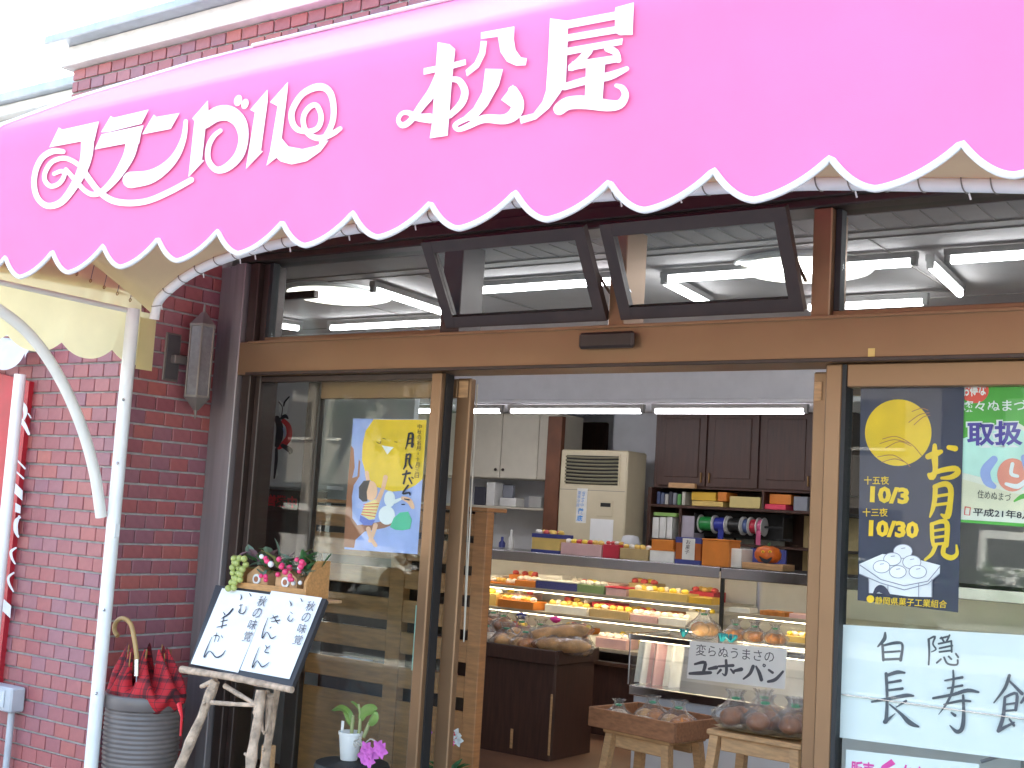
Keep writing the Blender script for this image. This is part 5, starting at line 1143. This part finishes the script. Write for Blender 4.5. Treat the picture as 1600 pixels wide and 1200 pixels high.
for r_ in range(7):
    for c_ in range(3 if r_ < 5 else 2):
        MB().ball((gp.x+(c_-1)*.026+random.uniform(-.006, .006)-.004*r_, fy0-.035+random.uniform(-.012, .012), gp.z+.055-r_*.021+random.uniform(-.004, .004)), .0145, 10, 7).build('grape', GR, t2, smooth=80)
t3 = thing('artificial_flowers', 'pink berry flowers and ivy leaves in the pine trough', 'flowers', ((fx0+fx1)/2, fy0+.05, fz+.06))
PB_ = cm('pink_berry', (.72, .05, .16), .35); LG = [GREENL, pm('leaf_grey_green', (.16, .24, .17), .6, var=.3), pm('leaf_olive', (.16, .17, .05), .6, var=.3), pm('leaf_mauve', (.20, .11, .12), .6, var=.3)]
for k in range(84):
    u = random.random(); x = fx0+(fx1-fx0)*(u*1.0); z = fz+.09+.07*math.sin(u*9+1)**2*random.random()+.04*random.random(); d = Vector((random.uniform(-1, 1), random.uniform(-1, .4), random.uniform(-.1, 1)))
    MB().leaf((x, fy0+.04+random.uniform(-.02, .04), z), d, random.uniform(.045, .085), random.uniform(.025, .045)).build('leaf', LG[k % 4 if u < .6 else (k % 3)], t3)
for k in range(24):
    u = .40+.58*random.random(); MB().ball((fx0+(fx1-fx0)*u, fy0-.03+random.uniform(-.01, .03), fz+.085+random.uniform(-.03, .085)), random.uniform(.009, .0135), 8, 6).build('berry', PB_ if k % 5 else CARDW, t3, smooth=80)
for dx, dz in ((-.02, .115), (.0, .09)): MB().leaf((fx0+.03, fy0+.04, fz+.1), (-1, -.2, dz*8), .11, .018).build('long_leaf', LG[2], t3)
# planter with umbrella
cx, cy_ = .205, -.43
t = thing('umbrella_pot', 'grey ribbed ceramic pot against the brick return wall', 'pot', (cx, cy_, 0))
PT = pm('grey_glazed_ceramic', (.15, .122, .112), .36, var=.15, scale=6)
pt = zof(228, 1096, cy_-.16); prof_ = [(.13, .0)]
for k in range(104):
    z = .01+(pt-.075)*k/103; prof_.append((.132+.036*math.sin(min(1, z/(pt-.05))*math.pi*.55)+(.0026 if k % 4 in (1, 2) else -.0016), z))
prof_ += [(.176, pt-.062), (.180, pt-.055), (.181, pt-.006), (.176, pt), (.160, pt), (.155, pt-.02), (.15, pt-.3)]
MB().lathe((cx, cy_, 0), prof_, 48).build('pot_body', PT, t, smooth=55)
t = thing('umbrella', 'red tartan umbrella with crook wooden handle standing in the pot', 'umbrella', (cx-.02, cy_, pt))
TART = bpy.data.materials.new('red_tartan'); TART.use_nodes = True; _t = TART.node_tree; _b = _t.nodes['Principled BSDF']; _b.inputs['Roughness'].default_value = .75
_tc = _t.nodes.new('ShaderNodeTexCoord'); _mx = None
_acc = None
for ax, sc_ in ((0, 9.), (2, 9.), (0, 23.), (2, 23.)):
    sp = _t.nodes.new('ShaderNodeSeparateXYZ'); _t.links.new(_tc.outputs['UV' if False else 'Object'], sp.inputs[0])
    mm = _t.nodes.new('ShaderNodeMath'); mm.operation = 'MULTIPLY'; mm.inputs[1].default_value = sc_*1.6; _t.links.new(sp.outputs[ax], mm.inputs[0])
    fr_ = _t.nodes.new('ShaderNodeMath'); fr_.operation = 'FRACT'; _t.links.new(mm.outputs[0], fr_.inputs[0])
    gt_ = _t.nodes.new('ShaderNodeMath'); gt_.operation = 'GREATER_THAN'; gt_.inputs[1].default_value = .80 if sc_ < 10 else .9; _t.links.new(fr_.outputs[0], gt_.inputs[0])
    if _acc is None: _acc = gt_.outputs[0]
    else:
        ad = _t.nodes.new('ShaderNodeMath'); ad.operation = 'ADD'; _t.links.new(_acc, ad.inputs[0]); _t.links.new(gt_.outputs[0], ad.inputs[1]); _acc = ad.outputs[0]
_cr = _t.nodes.new('ShaderNodeValToRGB'); _cr.color_ramp.elements[0].color = (.48, .012, .02, 1); _cr.color_ramp.elements[1].color = (.05, .01, .014, 1); _cr.color_ramp.elements[1].position = .7
_dv = _t.nodes.new('ShaderNodeMath'); _dv.operation = 'MULTIPLY'; _dv.inputs[1].default_value = .5; _t.links.new(_acc, _dv.inputs[0]); _t.links.new(_dv.outputs[0], _cr.inputs[0]); _t.links.new(_cr.outputs[0], _b.inputs['Base Color'])
uc = Vector((cx-.005, cy_-.01, pt))
def umb(u, v):
    a = 2*math.pi*u; fold = .5+.5*math.cos(a*8); k = v
    r = .055+.118*math.sin(min(1, k*1.25)*math.pi/2)*(1-.22*fold*k)+.03*k*noise.noise(Vector((math.cos(a)*1.5, math.sin(a)*1.5, 2)))
    r *= (1-.46*max(0, (k-.5)/.5)**1.3)
    z = -.14+.265*k+.06*k**3*math.cos(a*8+.5)+.02*k*math.cos(a*8+.5)+.03*noise.noise(Vector((math.cos(a)*2, math.sin(a)*2, 5)))
    x = uc.x+r*math.cos(a)*1.12+(.05*max(0, math.cos(a))*k*(1-k)*4); return (x, uc.y+r*math.sin(a), uc.z+z)
MB().grid(umb, 128, 14).build('canopy', TART, t, smooth=70)
for k in range(8):
    a = 2*math.pi*(k+.1)/8; r = .098+.02*math.cos(a); MB().tube([(uc.x+r*math.cos(a), uc.y+r*math.sin(a), pt+.08), (uc.x+(r-.006)*math.cos(a), uc.y+(r-.006)*math.sin(a), pt+.185+.012*(k % 3))], [.004, .0025], 6).build('rib_tip', pm('brass', (.35, .2, .08), .4), t)
HY = -.555; hb = onY(215, 1040, HY); hk = [onY(x, y, HY) for x, y in catmull([(214, 1030), (211, 1005), (206, 980), (200, 970), (190, 966), (181, 973), (179, 985), (184, 994)], 5)]
MB().tube([Vector((uc.x, uc.y, pt-.3)), hb-Vector((0, 0, .03))], .006, 8).build('shaft', CHROME, t); MB().tube([hb-Vector((0, 0, .045)), hk[0]], .0115, 12).build('ferrule', CHROME, t, smooth=60); MB().tube(hk, .0105, 12).build('handle', pm('cane_wood', (.45, .27, .10), .4, var=.2), t, smooth=60)
MB().tube([onY(280, 1100, uc.y-.12), onY(284, 1120, uc.y-.14), onY(282, 1150, uc.y-.14)], [.012, .006, .004], 6).build('strap', RED, t)
# wall lantern
lc_ = onX(312, 570, .10)
t = thing('wall_lantern', 'hexagonal grey bronze wall lantern on the brick return wall', 'lantern', (.0, lc_.y, lc_.z))
LM = pm('lantern_metal', (.22, .19, .165), .5, metal=.5, var=.2); LG_ = pm('seedy_glass', (.17, .155, .155), .16, var=.15, scale=40, bump=.15, bscale=80)
z0, z1 = zof(305, 625, lc_.y), zof(320, 520, lc_.y); z0 = onX(305, 618, .1).z; z1 = onX(318, 512, .1).z; R_ = .062
bx('back_plate', .001, .014, lc_.y-.145, lc_.y-.05, z0+.06, z1-.04, LM, t, .004); bx('back_inset', .0145, .018, lc_.y-.135, lc_.y-.06, z0+.07, z1-.05, pm('lantern_dark', (.08, .07, .07), .5), t, .002)
bx('arm', .015, .05, lc_.y-.11, lc_.y-.03, (z0+z1)/2-.02, (z0+z1)/2+.02, LM, t, .004)
hexa = [(lc_.x+.0+R_*math.cos(math.pi/3*k+.3), lc_.y+R_*math.sin(math.pi/3*k+.3)) for k in range(6)]
for k in range(6):
    a, b = hexa[k], hexa[(k+1) % 6]; MB().tube([(a[0], a[1], z0), (a[0], a[1], z1)], .0055, 6).build('corner_bar', LM, t)
    MB().add([(a[0], a[1], z0), (b[0], b[1], z0), (b[0], b[1], z1), (a[0], a[1], z1)], [(0, 1, 2, 3)]).build('pane', LG_, t)
def hexring(r0, za, r1, zb, name):
    vs = [(lc_.x+r*math.cos(math.pi/3*k+.3), lc_.y+r*math.sin(math.pi/3*k+.3), z) for r, z in ((r0, za), (r1, zb)) for k in range(6)]
    MB().add(vs, [(k, (k+1) % 6, 6+(k+1) % 6, 6+k) for k in range(6)]+[tuple(range(5, -1, -1)), tuple(range(6, 12))]).build(name, LM, t)
hexring(R_*1.14, z1, R_*1.14, z1+.012, 'top_rim'); hexring(R_*1.1, z1+.0125, .012, z1+.075, 'roof'); hexring(R_*1.12, z0-.012, R_*1.12, z0-.0005, 'bottom_rim'); hexring(.014, z0-.07, R_*1.05, z0-.0125, 'bottom_cone')
MB().tube([(lc_.x, lc_.y, z1+.07), (lc_.x, lc_.y, z1+.115)], [.008, .004], 8).build('finial', LM, t); MB().tube([(lc_.x, lc_.y, z0-.11), (lc_.x, lc_.y, z0-.068)], [.004, .008], 8).build('finial', LM, t)
# orchid on a stool in front of the glass
oy = -.30; op = onY(545, 1187, oy)
t = thing('plant_stool', 'round black stool under the white orchid pot', 'stool', (op.x+.02, oy, 0))
MB().lathe((op.x+.02, oy, op.z-.045), [(.13, 0), (.15, .008), (.155, .022), (.148, .036), (.10, .042), (.0, .043)], 32).build('seat', BLACKR, t, smooth=50)
for k in range(4): a = math.pi/4+math.pi/2*k; MB().tube([(op.x+.02+.16*math.cos(a), oy+.16*math.sin(a), 0), (op.x+.02+.10*math.cos(a), oy+.10*math.sin(a), op.z-.046)], .010, 8).build('leg', BLACKR, t)
t = thing('orchid', 'magenta orchid with green leaves in a white pot below the poster', 'plant', (op.x, oy, op.z))
MB().lathe((op.x, oy, op.z), [(.033, 0), (.035, .003), (.047, .10), (.050, .101), (.050, .112), (.045, .112), (.043, .095), (.0, .093)], 28).build('pot', pm('white_plastic_pot', (.72, .72, .70), .45, var=.03), t, smooth=50)
MB().lathe((op.x, oy, op.z+.09), [(.0, .012), (.03, .010), (.043, .004)], 16).build('bark_mulch', BARK, t)
OL = pm('orchid_leaf', (.17, .28, .06), .4, var=.25); STM = pm('orchid_stem', (.33, .36, .16), .6, var=.25)
def px(x, y, d=0.): return onY(x, y, oy+d)
for a in ([(549, 1155), (550, 1135), (552, 1118)], [(557, 1158), (562, 1140), (563, 1118), (560, 1100)], [(568, 1152), (573, 1140), (577, 1128)]): MB().tube([px(*p) for p in a], [.007, .008, .005][:len(a)]+[.004]*(len(a)-3), 8).build('stem', STM, t, smooth=60)
def ribbon_leaf(pts, wd, name='leaf', mat=OL):
    C = catmull(pts, 5); vs = []; n = len(C)
    for i, (x, y) in enumerate(C):
        p = px(x, y); k = i/(n-1); ww = wd*math.sin(math.pi*(.12+.84*k))**.7; q = px(*C[min(i+1, n-1)])-px(*C[max(i-1, 0)]); sd = Vector((-q.z, 0, q.x)).normalized()
        vs += [p-sd*ww/2+Vector((0, .006, 0)), p+Vector((0, -.006, 0)), p+sd*ww/2+Vector((0, .006, 0))]
    MB().add(vs, [f_ for i in range(n-1) for f_ in ((i*3, i*3+1, i*3+4, i*3+3), (i*3+1, i*3+2, i*3+5, i*3+4))]).build(name, mat, t, smooth=80)
ribbon_leaf([(551, 1130), (545, 1115), (532, 1106), (519, 1110)], .028); ribbon_leaf([(551, 1135), (543, 1125), (538, 1113)], .03); ribbon_leaf([(562, 1125), (568, 1112), (580, 1108), (588, 1110)], .045); ribbon_leaf([(576, 1132), (584, 1122), (586, 1112)], .04); ribbon_leaf([(561, 1122), (562, 1110), (556, 1102), (549, 1096)], .012)
for a in ([(558, 1160), (566, 1165), (578, 1155), (586, 1158)], [(562, 1150), (566, 1168), (563, 1178)], [(560, 1155), (552, 1160), (556, 1168)]): MB().tube([px(x, y, -.02) for x, y in catmull(a, 3)], .003, 5).build('aerial_root', pm('root_grey', (.45, .42, .36), .8), t)
FM = pm('orchid_petal', (.58, .12, .48), .5, var=.2, scale=20)
for fx_, fy_ in ((574, 1170), (584, 1178), (593, 1168), (578, 1188), (598, 1172), (570, 1180)):
    c = px(fx_, fy_, -.04)
    for k in range(5): a = 2*math.pi*k/5+fx_; MB().leaf(c, (math.cos(a), -.5, math.sin(a)), .034, .026, up=(0, -1, 0), bend=.3).build('petal', FM, t, smooth=80)
bx('plant_tag', op.x-.046, op.x-.032, oy-.01, oy-.008, op.z+.08, op.z+.15, CARDW, t, 0)
# cyclamen behind the sliding door
cp_ = onY(694, 1185, .28); t = thing('cyclamen', 'pink and white flowering pot plant behind the sliding door stile', 'plant', (cp_.x, .3, 0))
zz = onY(690, 1200, .28).z; MB().lathe((cp_.x, .30, 0), [(.07, 0), (.10, zz-.08), (.10, zz-.07), (.0, zz-.07)], 24).build('pot', DWOOD, t, smooth=50)
for k in range(34): a = random.uniform(0, 6.28); MB().leaf((cp_.x+.04*math.cos(a), .3+.03*math.sin(a), zz-.06+.05*random.random()), (math.cos(a), math.sin(a)*.5-.3, .5), .09, .05).build('leaf', GREENL, t)
for x_, y_, m_ in ((668, 1143, FM), (707, 1150, RED), (713, 1148, PAPER), (704, 1160, MAG), (716, 1156, PAPER)):
    c = onY(x_, y_, .27)
    for k in range(5): a = 2*math.pi*k/5; MB().leaf(c, (math.cos(a), -.3, math.sin(a)), .03, .025, up=(0, -1, 0)).build('petal', m_, t)
# left edge: red banner board, white hood, white post, meter box
wy_ = FY-.035
t = thing('red_sign_board', 'red upright sign board with white letters at the left edge', 'sign', onY(0, 1000, wy_))
MB().prism([onY(-90, 560, wy_), onY(46, 596, wy_), onY(-4, 1075, wy_), onY(-90, 1075, wy_)], (0, .03, 0)).build('board', cm('sign_red', (.45, .02, .035), .4), t)
P = Print((0, wy_, 0), FACE, .001, lambda q: (q[0]/3.333, 480+q[1]/3.333))
P.stroke([(108, 490, 14), (128, 520, 24), (132, 555, 20), (122, 585, 10)]).stroke([(100, 580, 22), (125, 610, 22), (150, 660, 14)]).stroke([(148, 555, 8), (160, 575, 8)]).stroke([(85, 792, 8), (130, 840, 10)]).stroke([(78, 850, 8), (122, 892, 10)]).poly([(70, 905), (118, 955), (116, 1008), (66, 960)]).poly([(80, 1018), (108, 1035), (106, 1075), (78, 1065)]).stroke([(105, 1095, 10), (82, 1110, 14), (78, 1160, 16), (95, 1195, 12)])
P.map = lambda q: (q[0]/3, 800+q[1]/3)
P.stroke([(75, 168, 8), (52, 185, 14), (55, 215, 12), (70, 242, 8)]).stroke([(64, 285, 8), (40, 305, 12), (42, 335, 12), (62, 372, 8)]).poly([(5, 395), (52, 440), (48, 498), (2, 455)]).stroke([(90, 20, 10), (78, 60, 12), (82, 105, 8)])
P.build('lettering', cm('sign_white', (.70, .70, .72), .5), t)
wp = onY(20, 700, FY-.12)
tag(MB().tube([(wp.x, FY-.12, 0), (wp.x, FY-.12, zof(38, 585, FY-.12))], .028, 14).build('sign_post', WPOLE, None, smooth=60), 'white post standing before the red sign board', 'post')
t = thing('white_hood', 'white scalloped fabric hood above the red sign board', 'hood', onY(20, 560, FY-.2))
def hood(u, v):
    p = onY(-120+178*u, 536-2*u, FY-.10-.0*v); l = abs(math.sin(u*math.pi*4.0+.35)); z = p.z-(.06+.09*l)*v; return (p.x+.0*v, FY-.06-.10*math.sin(v*1.5)-.02*math.sin(u*25), z+.03*(1-v))
MB().grid(hood, 80, 8).build('fabric', pm('white_canvas', (.75, .76, .77), .8, var=.06, trans=.2), t, smooth=70)
a0 = onY(-130, 531, FY-.05); a1 = onY(56, 531, FY-.05); MB().tube([(a0.x, FY-.055, a0.z+.035), (a1.x, FY-.055, a1.z+.03)], .014, 8).build('hood_rail', WPOLE, t)
mb0 = onY(0, 1072, FY-.06); mb1 = onY(24, 1114, FY-.06)
t = thing('meter_box', 'small grey electric box with conduit at the lower left edge', 'box', (mb1.x-.1, FY-.06, mb1.z))
bx('case', mb1.x-.22, mb1.x, FY-.09, FY-.013, mb1.z, mb1.z+.115, pm('grey_plastic', (.45, .46, .48), .5), t, .008); bx('cover', mb1.x-.20, mb1.x-.05, FY-.098, FY-.0905, mb1.z+.02, mb1.z+.1, pm('grey_plastic2', (.55, .56, .58), .5), t, .004)
MB().tube([(mb1.x-.045, FY-.05, .0), (mb1.x-.045, FY-.05, mb1.z)], .016, 10).build('conduit', MATS['grey_plastic'], t, smooth=60)

# ================================================================== STREET OPPOSITE (seen in the glass)
LEAFS = [pm('tree_leaf', (.06, .12, .03), .6, var=.4, scale=3), pm('hedge_leaf', (.05, .10, .03), .6, var=.4, scale=3)]
def foliage(c, R, n, size, shape):
    m = MB(); k = 0
    while k < n:
        p = Vector((random.uniform(-1, 1), random.uniform(-1, 1), random.uniform(-1, 1)))
        if shape == 'ball' and (p.length > 1 or p.length < .45 or noise.noise(p*2.3+Vector(c)) < -.12): continue
        q = Vector((c[0]+p.x*R[0], c[1]+p.y*R[1], c[2]+p.z*R[2])); d = Vector((random.uniform(-1, 1), random.uniform(-1, 1), random.uniform(-.6, 1)))
        m.leaf(q, d, size*random.uniform(.7, 1.3), size*.6, n=2); k += 1
    return m
for i, (x, y, h, r, lb) in enumerate(((-9.5, -17, 5.2, 2.1, 'leafy street tree reflected in the left pane'), (-14, -19, 6, 2.6, 'tall street tree far left across the road'), (-4.2, -15.5, 3.6, 1.5, 'small leafy tree reflected beside the moon poster'), (5.5, -19, 5.5, 2.3, 'street tree across the road at right'))):
    t = thing('street_tree', lb, 'tree', (x, y, 0), 'street trees across the road')
    MB().tube([(x, y, 0), (x+.1, y, h*.35), (x-.05, y+.1, h*.6), (x, y, h*.9)], [.16, .12, .09, .03], 8).build('trunk', BARK, t, smooth=60)
    for k in range(5): a = k*1.3; MB().tube([(x, y, h*.45), (x+r*.6*math.cos(a), y+r*.6*math.sin(a), h*.75)], [.06, .02], 6).build('limb', BARK, t)
    foliage((x, y, h*.75), (r, r, h*.35), 1500, .28, 'ball').build('crown', LEAFS[0], t, kind='stuff')
for x0, x1, lb in ((-8, -4.6, 'clipped hedge reflected in the left pane'), (-4.2, 1.0, 'long clipped hedge across the road')):
    t = thing('hedge', lb, 'hedge', ((x0+x1)/2, -14, 0), 'hedges across the road')
    foliage(((x0+x1)/2, -14, .6), ((x1-x0)/2, .45, .6), 2200, .16, 'box').build('foliage', LEAFS[1], t, kind='stuff'); bx('stems', x0+.1, x1-.1, -14.3, -13.7, 0, .9, pm('hedge_inside', (.02, .03, .012), .9), t, .05)
def car(cx, cy, L, W, H, label, van, rz):
    t = thing('parked_car', label, 'car', (cx, cy, -.01)); WP = pm('white_car_paint', (.80, .80, .80), .25, var=.02, coat=.5); DG = pm('dark_car_glass', (.02, .025, .03), .1)
    if van: pr = [(-.5, .22), (.5, .22), (.5, .55), (.46, .62), (.40, 1.0), (-.49, 1.0), (-.5, .6)]
    else: pr = [(-.5, .22), (.5, .22), (.5, .5), (.42, .58), (.24, .62), (.10, .98), (-.28, 1.0), (-.42, .68), (-.5, .6)]
    m = MB().prism([(cx+a*L, cy-W/2, b*H) for a, b in pr], (0, W, 0)); m.build('body', WP, t, recalc=True)
    for s in (-1, 1):
        y = cy+s*(W/2+.004); wn = ([(-.46, .64), (-.10, .64), (-.10, .92), (-.46, .92)], [(-.06, .64), (.39, .64), (.35, .92), (-.06, .92)]) if van else ([(-.36, .68), (-.08, .66), (-.08, .92), (-.27, .93)], [(-.05, .66), (.19, .66), (.09, .91), (-.05, .92)])
        for w_ in wn: MB().prism([(cx+a*L, y, b*H) for a, b in w_], (0, -.006*s, 0)).build('side_window', DG, t)
        for k in (-.3, .31):
            o = MB().tube([(cx+k*L, y-.16*s, .30), (cx+k*L, y+.02*s, .30)], .30, 24).build('wheel', BLACKR, t, smooth=50); MB().tube([(cx+k*L, y+.021*s, .30), (cx+k*L, y+.028*s, .30)], .19, 18).build('rim', CHROME, o, smooth=50)
        bx('door_handle', cx-.02*L, cx+.02*L, y-.002, y+.02, .58*H, .60*H, CHROME, t, .003)
        bx('headlight', cx+.495*L, cx+.503*L, cy+s*W*.36-.12, cy+s*W*.36+.12, .42*H, .5*H, CHROME, t, .01); bx('tail_lamp', cx-.503*L, cx-.495*L, cy+s*W*.4-.08, cy+s*W*.4+.08, .4*H, .56*H, RED, t, .01)
    t.rotation_euler.z = rz; return t
car(.6, -19.5, 3.6, 1.5, 1.75, 'white box van parked across the road, reflected at right', True, .1)
car(-9.0, -11.3, 3.9, 1.6, 1.5, 'white car parked across the road, reflected in left pane', False, 0)
t = thing('utility_pole', 'grey concrete utility pole with wires across the road', 'pole', (-2.2, -13, 0)); MB().tube([(-2.2, -13, 0), (-2.2, -13, 9)], [.17, .11], 12).build('shaft', PAVE, t, smooth=60)
for z in (8.6, 8.1, 7.5): MB().tube([(-2.2+x, -13, z-.35*(1-(x/25)**2)+.35) for x in range(-25, 26, 5)], .015, 5).build('wire', BLACKR, t)
for x, hh, cc, lb in ((-22, 6.2, (.30, .28, .25), 'cream house across the road far left'), (-9, 5.6, (.20, .19, .18), 'grey house behind the street trees'), (6, 6.4, (.32, .30, .28), 'pale house across the road at right')):
    t = thing('house', lb, 'house', (x, -28, 0), 'houses across the road'); wm = pm('house_%d' % x, cc, .9, var=.08)
    bx('wall', x-5, x+5, -32, -26, 0, hh, wm, t, .02); MB().prism([(x-5.4, -32.4, hh+.01), (x-5.4, -25.6, hh+.01), (x-5.4, -29, hh+1.8)], (10.8, 0, 0)).build('roof', pm('roof_tile', (.10, .10, .12), .6), t, recalc=True)
    for k in range(4):
        for zf in (1.0, 3.7):
            o = bx('window', x-4.2+2.3*k, x-2.8+2.3*k, -26.0, -25.95, zf, zf+1.2, pm('dark_car_glass', (.02, .025, .03), .1), t, .01); bx('sill', x-4.3+2.3*k, x-2.7+2.3*k, -25.999, -25.86, zf-.09, zf-.01, CORN, o, .01)
